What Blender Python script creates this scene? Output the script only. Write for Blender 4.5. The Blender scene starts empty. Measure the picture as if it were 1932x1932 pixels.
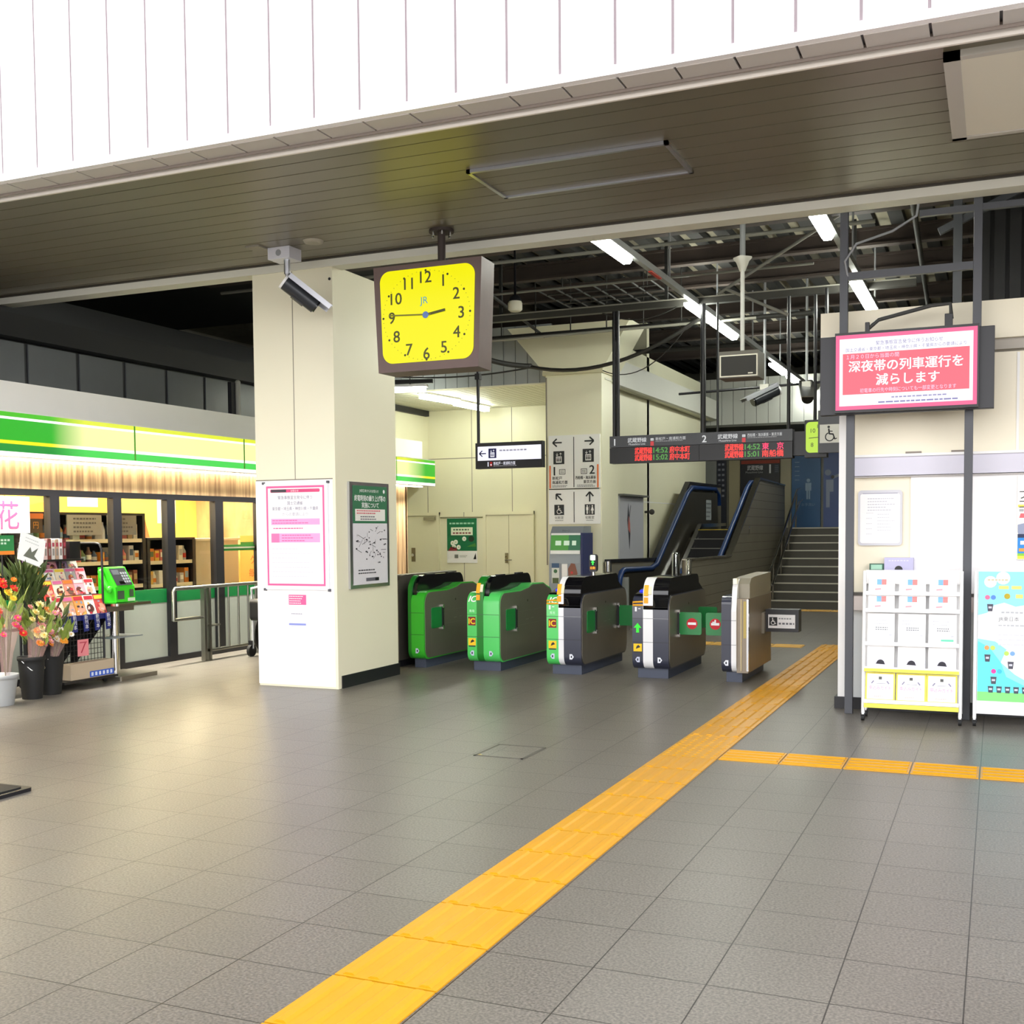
import bpy, bmesh, math, random
from mathutils import Vector, Matrix
random.seed(7)
SC = bpy.context.scene
COL = SC.collection

# ------------------------------------------------------------------ camera
cam = bpy.data.cameras.new('camera'); camo = bpy.data.objects.new('camera', cam); COL.objects.link(camo)
yaw, pitch, roll = 0.406326, -0.049163, -0.0082134
fwd0 = Vector((-math.sin(yaw), math.cos(yaw), 0)); right0 = Vector((math.cos(yaw), math.sin(yaw), 0)); up0 = Vector((0, 0, 1))
fwd = fwd0 * math.cos(pitch) + up0 * math.sin(pitch); up1 = -fwd0 * math.sin(pitch) + up0 * math.cos(pitch)
rt = right0 * math.cos(roll) + up1 * math.sin(roll); up = -right0 * math.sin(roll) + up1 * math.cos(roll)
camo.matrix_world = Matrix(((rt.x, up.x, -fwd.x, 0), (rt.y, up.y, -fwd.y, 0), (rt.z, up.z, -fwd.z, 1.55), (0, 0, 0, 1)))
cam.sensor_width = 36; cam.lens = 36 * 2127.9 / 1932; cam.shift_y = (1104.76 - 966) / 1932
cam.clip_start = .05; cam.clip_end = 500
SC.camera = camo

# ------------------------------------------------------------------ sky and exposure
W = bpy.data.worlds.new('sky'); SC.world = W; W.use_nodes = True
nt = W.node_tree; nt.nodes.clear()
tc = nt.nodes.new('ShaderNodeTexCoord'); sx = nt.nodes.new('ShaderNodeSeparateXYZ')
rmp = nt.nodes.new('ShaderNodeValToRGB'); bg = nt.nodes.new('ShaderNodeBackground'); ow = nt.nodes.new('ShaderNodeOutputWorld')
nt.links.new(tc.outputs['Generated'], sx.inputs[0]); nt.links.new(sx.outputs['Z'], rmp.inputs[0])
rmp.color_ramp.elements[0].position = 0.0; rmp.color_ramp.elements[0].color = (1.0, 0.98, 0.98, 1)
rmp.color_ramp.elements[1].position = 0.9; rmp.color_ramp.elements[1].color = (0.42, 0.44, 0.47, 1)
nt.links.new(rmp.outputs[0], bg.inputs[0]); bg.inputs[1].default_value = 4.6
nt.links.new(bg.outputs[0], ow.inputs[0])
SC.view_settings.view_transform = 'Standard'; SC.view_settings.look = 'None'
SC.view_settings.exposure = 0.0; SC.view_settings.gamma = 1; SC.view_settings.use_curve_mapping = False
TUBE = 60.0      # radiance of the fluorescent tubes
SHOP = 105.0       # radiance of the ceiling panels inside the shop

# ------------------------------------------------------------------ materials
def lin(h):
    h = h.lstrip('#'); o = []
    for i in (0, 2, 4):
        v = int(h[i:i + 2], 16) / 255
        o.append(v / 12.92 if v <= .04045 else ((v + .055) / 1.055) ** 2.4)
    return (o[0], o[1], o[2], 1)
MC = {}
def mat(name, col='#808080', rough=.5, metal=0, emit=0, ecol=None, var=0, vscale=6, spec=.5, bump=0, bscale=60, coat=0, alpha=1):
    if name in MC: return MC[name]
    m = bpy.data.materials.new(name); m.use_nodes = True; n = m.node_tree; b = n.nodes['Principled BSDF']
    c = lin(col); b.inputs['Base Color'].default_value = c; b.inputs['Roughness'].default_value = rough
    b.inputs['Metallic'].default_value = metal; b.inputs['Specular IOR Level'].default_value = spec
    if coat: b.inputs['Coat Weight'].default_value = coat; b.inputs['Coat Roughness'].default_value = .05
    if alpha < 1: b.inputs['Alpha'].default_value = alpha
    if emit:
        b.inputs['Emission Color'].default_value = lin(ecol or col); b.inputs['Emission Strength'].default_value = emit
    if var or bump:
        t = n.nodes.new('ShaderNodeTexCoord'); ns = n.nodes.new('ShaderNodeTexNoise'); ns.inputs['Scale'].default_value = vscale
        ns.inputs['Detail'].default_value = 5; n.links.new(t.outputs['Object'], ns.inputs['Vector'])
        if var:
            mx = n.nodes.new('ShaderNodeMix'); mx.data_type = 'RGBA'; mx.blend_type = 'MIX'
            mx.inputs[6].default_value = tuple(x * (1 - var) for x in c[:3]) + (1,)
            mx.inputs[7].default_value = tuple(min(1, x * (1 + var)) for x in c[:3]) + (1,)
            n.links.new(ns.outputs['Fac'], mx.inputs[0]); n.links.new(mx.outputs[2], b.inputs['Base Color'])
        if bump:
            n2 = n.nodes.new('ShaderNodeTexNoise'); n2.inputs['Scale'].default_value = bscale; n.links.new(t.outputs['Object'], n2.inputs['Vector'])
            bp = n.nodes.new('ShaderNodeBump'); bp.inputs['Strength'].default_value = bump; bp.inputs['Distance'].default_value = .01
            n.links.new(n2.outputs['Fac'], bp.inputs['Height']); n.links.new(bp.outputs[0], b.inputs['Normal'])
    MC[name] = m; return m
def flat(col, rough=.6): return mat('paint_' + col.lstrip('#'), col, rough)
def glow(col, s=1.0): return mat('glow_%s_%.2f' % (col.lstrip('#'), s), '#101010', .3, emit=s, ecol=col)
def glass_mat(name, tint='#ffffff', refl=.08):
    m = bpy.data.materials.new(name); m.use_nodes = True; n = m.node_tree; n.nodes.clear()
    o = n.nodes.new('ShaderNodeOutputMaterial'); mx = n.nodes.new('ShaderNodeMixShader'); t = n.nodes.new('ShaderNodeBsdfTransparent'); g = n.nodes.new('ShaderNodeBsdfGlossy')
    t.inputs[0].default_value = lin(tint); g.inputs['Roughness'].default_value = .02
    fr = n.nodes.new('ShaderNodeFresnel'); fr.inputs[0].default_value = 1.45
    n.links.new(fr.outputs[0], mx.inputs[0]); n.links.new(t.outputs[0], mx.inputs[1]); n.links.new(g.outputs[0], mx.inputs[2]); n.links.new(mx.outputs[0], o.inputs[0])
    return m
GLASS = glass_mat('shop_glass', '#f4f8f4')
CELLO = mat('cellophane', '#f2c9c4', .12, alpha=.22)
CREAM = mat('cream_panel', '#e9e4cb', .38, var=.03, vscale=1.5)
CREAM2 = mat('cream_wall', '#e7e4c8', .42, var=.04, vscale=1.2)
WHITEW = mat('white_wall', '#f1f0ee', .4, var=.02)
WHITE = mat('white_enamel', '#f4f4f4', .35)
DOOR = mat('door_cream', '#e9e5c8', .4)
SEAM = mat('seam_dark', '#8d8779', .7)
SOFF = mat('soffit_slat', '#6b6453', .34, var=.08, vscale=2)
SOFFD = mat('soffit_gap', '#2c2822', .8)
ALU = mat('brushed_aluminium', '#c9cbd2', .3, 1, var=.05)
STEEL = mat('stainless_steel', '#7d776b', .36, .55, var=.08, vscale=3)
STEELD = mat('dark_stainless', '#8a8474', .4, .25, var=.1, vscale=2)
CHROME = mat('polished_steel', '#d8d8d8', .12, 1)
BLACK = mat('black_paint', '#15151a', .4)
BLACKG = mat('black_gloss', '#0c0c10', .12, coat=.5)
RUBBER = mat('black_rubber', '#141414', .7)
GREYD = mat('dark_grey_frame', '#4a4c52', .45)
GREYP = mat('grey_paint', '#8b8d90', .5)
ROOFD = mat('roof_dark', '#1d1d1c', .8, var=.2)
ROOFL = mat('roof_panel', '#6e6a5c', .7, var=.15)
RUSTY = mat('rust_brown_steel', '#3a302b', .7, var=.2, vscale=5)
CLOCKB = mat('bronze_brown', '#5b4742', .5, var=.15, vscale=8)
TUBEA = mat('alcove_tube_glow', '#ffffff', .4, emit=TUBE * .55, ecol='#fbffee')
TUBEM = mat('tube_glow', '#ffffff', .4, emit=TUBE, ecol='#fcfff2')
GREEN = mat('gate_green', '#35b02c', .28, coat=.3)
GREENL = mat('gate_light_green', '#4fc860', .3, coat=.3)
GREEND = mat('gate_deep_green', '#1c7a24', .3)
NAVY = mat('gate_navy', '#2d3040', .28, coat=.3)
SILVER = mat('gate_white_strip', '#e8e8ea', .25)
FLAP = mat('flap_green', '#087a35', .3, coat=.2)
YEL = mat('yellow_tactile', '#cf940c', .38, var=.08, vscale=5)
BLUEH = mat('blue_handrail', '#0d2f63', .35)
WOOD = None

# ------------------------------------------------------------------ mesh builder
class MB:
    def __init__(s): s.v = []; s.f = []; s.m = []; s.sm = []; s.mats = []
    def mi(s, m):
        if m not in s.mats: s.mats.append(m)
        return s.mats.index(m)
    def add(s, vs, fs, m, smooth=False):
        o = len(s.v); s.v += [Vector(p) for p in vs]; k = s.mi(m)
        for f in fs: s.f.append([i + o for i in f]); s.m.append(k); s.sm.append(smooth)
        return s
    def box(s, a, b, m):
        x0, y0, z0 = [min(p, q) for p, q in zip(a, b)]; x1, y1, z1 = [max(p, q) for p, q in zip(a, b)]
        return s.add([(x0, y0, z0), (x1, y0, z0), (x1, y1, z0), (x0, y1, z0), (x0, y0, z1), (x1, y0, z1), (x1, y1, z1), (x0, y1, z1)],
                     [(0, 3, 2, 1), (4, 5, 6, 7), (0, 1, 5, 4), (1, 2, 6, 5), (2, 3, 7, 6), (3, 0, 4, 7)], m)
    def obox(s, c, u, v, w, m):   # box by centre and three half-axes
        c, u, v, w = Vector(c), Vector(u), Vector(v), Vector(w); P = []
        for k in (-1, 1):
            for a, b in ((-1, -1), (1, -1), (1, 1), (-1, 1)): P.append(c + u * a + v * b + w * k)
        return s.add(P, [(0, 3, 2, 1), (4, 5, 6, 7), (0, 1, 5, 4), (1, 2, 6, 5), (2, 3, 7, 6), (3, 0, 4, 7)], m)
    def prism(s, prof, axis, a, b, m, mcap=None, smooth=False):
        # prof: list of 2D points; axis 'x': (y,z), 'y': (x,z), 'z': (x,y)
        def P(p, t): return {'x': (t, p[0], p[1]), 'y': (p[0], t, p[1]), 'z': (p[0], p[1], t)}[axis]
        n = len(prof); vs = [P(p, a) for p in prof] + [P(p, b) for p in prof]
        ar = sum(prof[i][0] * prof[(i + 1) % n][1] - prof[(i + 1) % n][0] * prof[i][1] for i in range(n))
        flip = (ar < 0) != (axis == 'y') != (b < a)
        side = [(i, (i + 1) % n, n + (i + 1) % n, n + i) for i in range(n)]
        caps = [tuple(reversed(range(n))), tuple(range(n, 2 * n))]
        if flip: side = [tuple(reversed(f)) for f in side]; caps = [tuple(reversed(f)) for f in caps]
        s.add(vs, side, m, smooth); s.add(vs, caps, mcap or m); return s
    def cyl(s, p0, p1, r, m, n=14, r1=None, cap=True):
        p0, p1 = Vector(p0), Vector(p1); d = (p1 - p0).normalized(); r1 = r if r1 is None else r1
        a = d.orthogonal().normalized(); b = d.cross(a); vs = []
        for p, rr in ((p0, r), (p1, r1)):
            for i in range(n):
                t = 2 * math.pi * i / n; vs.append(p + (a * math.cos(t) + b * math.sin(t)) * rr)
        s.add(vs, [(i, (i + 1) % n, n + (i + 1) % n, n + i) for i in range(n)], m, True)
        if cap: s.add(vs, [tuple(reversed(range(n))), tuple(range(n, 2 * n))], m)
        return s
    def tube(s, pts, r, m, n=10, flatn=None):
        pts = [Vector(p) for p in pts]; vs = []; ref = None
        for i, p in enumerate(pts):
            d = (pts[min(i + 1, len(pts) - 1)] - pts[max(i - 1, 0)]).normalized()
            a = (ref - d * ref.dot(d)).normalized() if ref else d.orthogonal().normalized(); ref = a; b = d.cross(a)
            for k in range(n):
                t = 2 * math.pi * k / n; vs.append(p + (a * math.cos(t) + b * math.sin(t)) * r)
        fs = [(i * n + k, i * n + (k + 1) % n, (i + 1) * n + (k + 1) % n, (i + 1) * n + k) for i in range(len(pts) - 1) for k in range(n)]
        s.add(vs, fs, m, True); s.add(vs, [tuple(reversed(range(n))), tuple(range((len(pts) - 1) * n, len(pts) * n))], m); return s
    def sphere(s, c, r, m, nu=12, nv=8, sc=(1, 1, 1)):
        vs = []; c = Vector(c)
        for j in range(nv + 1):
            ph = math.pi * j / nv
            for i in range(nu):
                t = 2 * math.pi * i / nu; vs.append(c + Vector((math.sin(ph) * math.cos(t) * sc[0], math.sin(ph) * math.sin(t) * sc[1], math.cos(ph) * sc[2])) * r)
        return s.add(vs, [(j * nu + i, (j + 1) * nu + i, (j + 1) * nu + (i + 1) % nu, j * nu + (i + 1) % nu) for j in range(nv) for i in range(nu)], m, True)
    def lathe(s, c, prof, m, n=18):
        vs = []; c = Vector(c)
        for r, z in prof:
            for i in range(n):
                t = 2 * math.pi * i / n; vs.append(c + Vector((r * math.cos(t), r * math.sin(t), z)))
        k = len(prof)
        s.add(vs, [(j * n + i, j * n + (i + 1) % n, (j + 1) * n + (i + 1) % n, (j + 1) * n + i) for j in range(k - 1) for i in range(n)], m, True)
        return s.add(vs, [tuple(reversed(range(n))), tuple(range((k - 1) * n, k * n))], m)
    def build(s, name, parent=None, bevel=0, loc=None, kind=None):
        me = bpy.data.meshes.new(name); o = bpy.data.objects.new(name, me); COL.objects.link(o)
        if parent is not None:
            base = Vector(parent.get('wl', (0, 0, 0))); o.parent = parent
        else:
            if loc is None:
                xs = [p.x for p in s.v]; ys = [p.y for p in s.v]; zs = [p.z for p in s.v]
                loc = ((min(xs) + max(xs)) / 2, (min(ys) + max(ys)) / 2, min(zs))
            base = Vector(loc); o.location = base
        o['wl'] = [base.x, base.y, base.z]
        me.from_pydata([p - base for p in s.v], [], s.f)
        for m in s.mats: me.materials.append(m)
        for i, p in enumerate(me.polygons): p.material_index = s.m[i]; p.use_smooth = s.sm[i]
        me.update()
        if bevel:
            b = o.modifiers.new('bevel', 'BEVEL'); b.width = bevel; b.segments = 2; b.limit_method = 'ANGLE'; b.angle_limit = math.radians(40)
        if kind: o['kind'] = kind
        return o

TXT = {}
def text2d(body, bold=0):
    k = (body, bold)
    if k in TXT: return TXT[k]
    c = bpy.data.curves.new('t', 'FONT'); c.body = body; c.resolution_u = 3; c.offset = bold
    o = bpy.data.objects.new('t', c); COL.objects.link(o)
    dg = bpy.context.evaluated_depsgraph_get(); dg.update(); me = bpy.data.meshes.new_from_object(o.evaluated_get(dg))
    vs = [(v.co.x, v.co.y) for v in me.vertices]; fs = [tuple(p.vertices) for p in me.polygons]
    bpy.data.objects.remove(o); bpy.data.meshes.remove(me); bpy.data.curves.remove(c)
    TXT[k] = (vs, fs); return TXT[k]

class Face(MB):
    """flat artwork on a plane: origin c, right u, up v (unit vectors)"""
    def __init__(s, c=(0, 0, 0), u=(1, 0, 0), v=(0, 0, 1), mb=None):
        super().__init__(); s.c = Vector(c); s.u = Vector(u).normalized(); s.vv = Vector(v).normalized(); s.n = s.u.cross(s.vv)
    def at(s, c, u=None, v=None):
        s.c = Vector(c)
        if u is not None: s.u = Vector(u).normalized(); s.vv = Vector(v).normalized(); s.n = s.u.cross(s.vv)
        return s
    def P(s, x, y, l): return s.c + s.u * x + s.vv * y + s.n * (.0012 * l)
    def poly(s, pts, m, l=1):
        ar = sum(pts[i][0] * pts[(i + 1) % len(pts)][1] - pts[(i + 1) % len(pts)][0] * pts[i][1] for i in range(len(pts)))
        if ar < 0: pts = pts[::-1]
        return s.add([s.P(x, y, l) for x, y in pts], [tuple(range(len(pts)))], m)
    def rect(s, x0, y0, x1, y1, m, l=1): return s.poly([(x0, y0), (x1, y0), (x1, y1), (x0, y1)], m, l)
    def frame(s, x0, y0, x1, y1, w, m, l=1):
        s.rect(x0, y0, x1, y0 + w, m, l); s.rect(x0, y1 - w, x1, y1, m, l); s.rect(x0, y0 + w, x0 + w, y1 - w, m, l); return s.rect(x1 - w, y0 + w, x1, y1 - w, m, l)
    def rrect(s, x0, y0, x1, y1, r, m, l=1): return s.poly(rr(x0, y0, x1, y1, r), m, l)
    def disc(s, x, y, r, m, l=1, n=20, a0=0, a1=360):
        return s.poly([(x + r * math.cos(math.radians(a0 + (a1 - a0) * i / n)), y + r * math.sin(math.radians(a0 + (a1 - a0) * i / n))) for i in range(n if a1 - a0 == 360 else n + 1)], m, l)
    def ring(s, x, y, r, w, m, l=1, a0=0, a1=360, n=20):
        for i in range(n):
            t0, t1 = [math.radians(a0 + (a1 - a0) * k / n) for k in (i, i + 1)]
            s.poly([(x + r * math.cos(t0), y + r * math.sin(t0)), (x + r * math.cos(t1), y + r * math.sin(t1)), (x + (r - w) * math.cos(t1), y + (r - w) * math.sin(t1)), (x + (r - w) * math.cos(t0), y + (r - w) * math.sin(t0))], m, l)
        return s
    def bar(s, x0, y0, x1, y1, w, m, l=1):
        d = Vector((x1 - x0, y1 - y0)); n = Vector((-d.y, d.x)).normalized() * w / 2
        return s.poly([(x0 - n.x, y0 - n.y), (x1 - n.x, y1 - n.y), (x1 + n.x, y1 + n.y), (x0 + n.x, y0 + n.y)], m, l)
    def text(s, body, x, y, h, m, l=2, align='c', maxw=None, bold=0, shear=0, vertical=False):
        if vertical:
            for i, ch in enumerate(body): s.text(ch, x, y - i * h * 1.08, h, m, l, 'c', maxw, bold)
            return s
        if bold:
            for i, (dx, dy) in enumerate(((-1, -.6), (1, -.6), (-1, .6), (1, .6), (0, 0))): s.text(body, x + dx * bold * h * .8, y + dy * bold * h * .8, h, m, l + .1 * i, align, maxw, 0, shear)
            return s
        vs, fs = text2d(body, 0)
        if not vs: return s
        x0 = min(p[0] for p in vs); x1 = max(p[0] for p in vs)
        cjk = any(ord(ch) > 0x2000 for ch in body)
        y0, y1 = (-.08, .83) if cjk else (0, .70)
        k = h / (y1 - y0); kx = k
        if maxw and (x1 - x0) * k > maxw: kx = maxw / (x1 - x0)
        w = (x1 - x0) * kx; ox = x - w / 2 if align == 'c' else (x if align == 'l' else x - w)
        return s.add([s.P(ox + (p[0] - x0) * kx + shear * (p[1] - y0) * k, y - h / 2 + (p[1] - y0) * k, l) for p in vs], fs, m)
    def lines(s, x0, y0, x1, y1, n, m, l=2, h=None, rnd=True):
        """rows of unreadable small print as thin dashes"""
        st = (y1 - y0) / n
        for i in range(n):
            y = y1 - (i + .5) * st; x = x0; hh = h or st * .35
            end = x1 - (random.random() * .4 * (x1 - x0) if rnd else 0)
            while x < end:
                w = random.uniform(.02, .07) * (x1 - x0) + hh; s.rect(x, y - hh / 2, min(x + w, x1), y + hh / 2, m, l); x += w + hh * .6
        return s
    def arrow(s, x, y, r, ang, m, l=2, w=.22):
        c, sn = math.cos(math.radians(ang)), math.sin(math.radians(ang))
        R = lambda a, b: (x + a * c - b * sn, y + a * sn + b * c)
        def B(a, b, a2, b2): s.bar(*R(a, b), *R(a2, b2), r * w, m, l)
        B(-r, 0, r * .95, 0); B(r, 0, r * .1, r * .8); B(r, 0, r * .1, -r * .8); return s
    def barrow(s, x, y, r, ang, m, l=2):
        c, sn = math.cos(math.radians(ang)), math.sin(math.radians(ang))
        return s.poly([(x + a * r * c - b * r * sn, y + a * r * sn + b * r * c) for a, b in ((-1, -.32), (0, -.32), (0, -.85), (1, 0), (0, .85), (0, .32), (-1, .32))][::1], m, l)
    def man(s, x, y, h, m, l=2, skirt=False):
        s.disc(x, y + h * .42, h * .09, m, l, 12)
        if skirt: s.poly([(x - h * .07, y + h * .3), (x + h * .07, y + h * .3), (x + h * .19, y - h * .12), (x - h * .19, y - h * .12)], m, l)
        else: s.rect(x - h * .14, y - h * .08, x + h * .14, y + h * .3, m, l)
        s.rect(x - h * .09, y - h * .5, x - h * .015, y - h * .05, m, l); return s.rect(x + h * .015, y - h * .5, x + h * .09, y - h * .05, m, l)
    def wheelchair(s, x, y, h, m, l=2):
        s.disc(x - h * .08, y + h * .42, h * .08, m, l, 12); s.bar(x - h * .08, y + h * .32, x - h * .04, y - h * .02, h * .1, m, l)
        s.bar(x - h * .06, y + h * .16, x + h * .16, y + h * .14, h * .06, m, l); s.bar(x - h * .06, y - h * .01, x + h * .2, y - h * .04, h * .09, m, l)
        s.bar(x + h * .18, y - h * .02, x + h * .3, y - h * .36, h * .08, m, l); s.bar(x + h * .27, y - h * .36, x + h * .42, y - h * .3, h * .06, m, l)
        return s.ring(x - h * .02, y - h * .2, h * .29, h * .07, m, l, 110, 350, 16)
    def lift(s, x, y, h, bgm, m, l=2):
        s.rect(x - h * .45, y - h * .5, x + h * .45, y + h * .5, bgm, l); k = h * .9
        s.rect(x - k * .26, y - k * .42, x + k * .26, y + k * .1, m, l + 1)
        for i in (-1, 0, 1): s.disc(x + i * k * .15, y - k * .02, k * .055, bgm, l + 2, 8); s.rect(x + i * k * .15 - k * .05, y - k * .34, x + i * k * .15 + k * .05, y - k * .09, bgm, l + 2)
        s.arrow(x - k * .16, y + k * .28, k * .12, 270, m, l + 1, .3); s.arrow(x + k * .16, y + k * .28, k * .12, 90, m, l + 1, .3); return s
def rr(x0, y0, x1, y1, r, n=6):
    o = []
    for cx, cy, a in ((x1 - r, y1 - r, 0), (x0 + r, y1 - r, 90), (x0 + r, y0 + r, 180), (x1 - r, y0 + r, 270)):
        for i in range(n + 1): t = math.radians(a + 90 * i / n); o.append((cx + r * math.cos(t), cy + r * math.sin(t)))
    return o

def tag(o, label=None, cat=None, group=None, kind=None):
    if label: o['label'] = label
    if cat: o['category'] = cat
    if group: o['group'] = group
    if kind: o['kind'] = kind
    return o
def thing(name, label, cat, loc, group=None):
    o = bpy.data.objects.new(name, None); COL.objects.link(o); o.location = loc; o.empty_display_size = .1
    o['wl'] = list(loc); return tag(o, label, cat, group)
def struct(name, mb, bevel=0): return mb.build(name, bevel=bevel, kind='structure')
def dup(o, loc, label=None, group=None):
    r = o.copy(); COL.objects.link(r); r.location = loc
    if label: r['label'] = label
    if group: r['group'] = group
    for ch in list(o.children):
        c = ch.copy(); COL.objects.link(c); c.parent = r
        for g in list(ch.children):
            d = g.copy(); COL.objects.link(d); d.parent = c
    return r
FY = ((1, 0, 0), (0, 0, 1))      # faces the camera side (-Y)
FX = ((0, 1, 0), (0, 0, 1))      # faces +X

# ================================================================== STRUCTURE
def floor_mat():
    m = bpy.data.materials.new('granite_floor_tiles'); m.use_nodes = True; n = m.node_tree; b = n.nodes['Principled BSDF']; L = n.links.new
    t = n.nodes.new('ShaderNodeTexCoord'); mp = n.nodes.new('ShaderNodeMapping'); mp.inputs['Location'].default_value = (.0805, -.0055 + .412 * 40, 0)
    L(t.outputs['Object'], mp.inputs[0])
    br = n.nodes.new('ShaderNodeTexBrick'); br.offset = 0; br.inputs['Scale'].default_value = 1; br.inputs['Brick Width'].default_value = .4055; br.inputs['Row Height'].default_value = .412
    br.inputs['Mortar Size'].default_value = .003; br.inputs['Mortar Smooth'].default_value = .3; br.inputs['Bias'].default_value = 0
    br.inputs['Color1'].default_value = lin('#6f6a63'); br.inputs['Color2'].default_value = lin('#6b665f'); br.inputs['Mortar'].default_value = lin('#2e2b28'); L(mp.outputs[0], br.inputs[0])
    ns = n.nodes.new('ShaderNodeTexNoise'); ns.inputs['Scale'].default_value = 95; ns.inputs['Detail'].default_value = 4; L(t.outputs['Object'], ns.inputs[0])
    rp = n.nodes.new('ShaderNodeValToRGB'); rp.color_ramp.elements[0].position = .35; rp.color_ramp.elements[0].color = (.62, .62, .62, 1); rp.color_ramp.elements[1].position = .68; rp.color_ramp.elements[1].color = (1.38, 1.36, 1.33, 1)
    L(ns.outputs['Fac'], rp.inputs[0])
    mx = n.nodes.new('ShaderNodeMix'); mx.data_type = 'RGBA'; mx.blend_type = 'MULTIPLY'; mx.inputs[0].default_value = 1; L(br.outputs[0], mx.inputs[6]); L(rp.outputs[0], mx.inputs[7])
    n2 = n.nodes.new('ShaderNodeTexNoise'); n2.inputs['Scale'].default_value = 1.1; n2.inputs['Detail'].default_value = 3; L(t.outputs['Object'], n2.inputs[0])
    r2 = n.nodes.new('ShaderNodeValToRGB'); r2.color_ramp.elements[0].color = (.9, .9, .9, 1); r2.color_ramp.elements[1].color = (1.1, 1.1, 1.1, 1); L(n2.outputs['Fac'], r2.inputs[0])
    m2 = n.nodes.new('ShaderNodeMix'); m2.data_type = 'RGBA'; m2.blend_type = 'MULTIPLY'; m2.inputs[0].default_value = 1; L(mx.outputs[2], m2.inputs[6]); L(r2.outputs[0], m2.inputs[7])
    L(m2.outputs[2], b.inputs['Base Color']); b.inputs['Roughness'].default_value = .35; b.inputs['Specular IOR Level'].default_value = .45
    bp = n.nodes.new('ShaderNodeBump'); bp.inputs['Strength'].default_value = .25; bp.inputs['Distance'].default_value = .002; bp.invert = True
    L(br.outputs['Fac'], bp.inputs['Height']); L(bp.outputs[0], b.inputs['Normal']); return m
FLOORM = floor_mat()
def place(o, loc=(0, 0, 0)): return o
f = MB(); f.box((-14, -4, -.2), (6, 30, 0), FLOORM); o = f.build('floor', loc=(0, 0, 0), kind='structure')
g_ = MB(); g_.box((-60, -60, -.24), (60, -4, -.01), mat('pale_paving_outside', '#b9b4ac', .8, var=.1)); struct('ground', g_)

# soffit slats running left to right
s = MB(); y = 6.74; z0 = 4.19
s.box((-14, 6.66, z0 + .02), (6, 9.45, z0 + .12), SOFFD)
while y < 9.42:
    w = min(.206, 9.44 - y); s.box((-14, y, z0), (6, y + w, z0 + .02), SOFF); y += .217
struct('ceiling', s)
# white cladding above the entrance, with a stepped underside
c = MB(); x = -6.883 - .3435 * 24
CL = mat('white_cladding', '#fbf8fa', .35)
CLD = mat('cladding_groove', '#8d8186', .8)
c.box((-15, 6.406, 4.25), (6.2, 6.64, 9.5), CLD)
while x < 5.9:
    c.box((x + .009, 6.4, 4.245), (x + .3345, 6.44, 9.5), CL); x += .3435
struct('wall_front', c)
c = MB(); c.box((-15, 6.385, 4.19), (6.2, 6.44, 4.243), CL)
x = -6.883 - .3435 * 24
while x < 5.9:
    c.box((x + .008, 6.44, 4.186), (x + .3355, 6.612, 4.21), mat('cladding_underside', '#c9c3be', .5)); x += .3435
c.box((-15, 6.44, 4.205), (6.2, 6.612, 4.22), BLACK); struct('trim_1', c)
c = MB(); c.box((-14, 6.615, 4.17), (6, 6.63, 4.23), mat('lip_grey', '#8f837b', .5)); c.box((-14, 6.63, 4.20), (6, 6.67, 4.23), flat('#241f1b')); c.box((-14, 6.67, 4.15), (6, 6.69, 4.23), mat('cladding_lip_pale', '#ece4da', .35)); c.box((-14, 6.69, 4.178), (6, 6.74, 4.2), SOFF); struct('trim_2', c)
c = MB(); c.box((-14, 9.43, 4.105), (6, 9.62, 4.6), mat('beam_white', '#dedccf', .4, var=.03)); c.box((-14, 9.40, 4.175), (6, 9.43, 4.2), flat('#3a352d')); struct('beam', c)

# front pillar: cream panels with a white board below
p = MB()
PX0, PX1, PY0, PY1 = -6.86, -5.93, 9.45, 10.66
p.box((PX0, PY0, 0), (PX1, PY1, 4.12), CREAM)
p.box((PX0 - .004, PY0 - .006, .02), (PX1 - .03, PY0, 2.06), mat('white_board', '#fbfafa', .3))
p.box((PX0, PY0 - .003, 2.06), (PX1 - .03, PY0 - .0005, 2.072), SEAM)
p.box((-6.395, PY0 - .003, 2.07), (-6.388, PY0 - .0005, 4.1), SEAM)
p.cyl((PX1 - .012, PY0 + .012, 0), (PX1 - .012, PY0 + .012, 4.1), .0125, CREAM)
p.cyl((-5.96, PY0 - .004, 3.99), (-5.96, PY0 + .03, 3.99), .014, BLACK)
struct('pillar', p)
b = MB(); b.box((PX1 - .02, PY0 + .06, 0), (PX1 + .012, PY1 + .012, .125), BLACK); struct('baseboard_pillar', b)

# second pillar beyond the gates with sloping haunches
p = MB(); p.box((-6.46, 16.4, 0), (-5.55, 17.2, 3.98), CREAM2)
p.prism([(-6.46, 3.95), (-5.55, 3.95), (-5.1, 4.7), (-7.1, 4.7)], 'y', 16.4, 17.2, CREAM2)
p.box((-6.5, 16.36, 3.93), (-5.52, 17.24, 3.99), mat('cream_cap', '#cfc9a6', .5)); p.box((-6.46, 16.393, 1.0), (-6.44, 16.4, 3.9), SEAM); struct('pillar', p)

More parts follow.
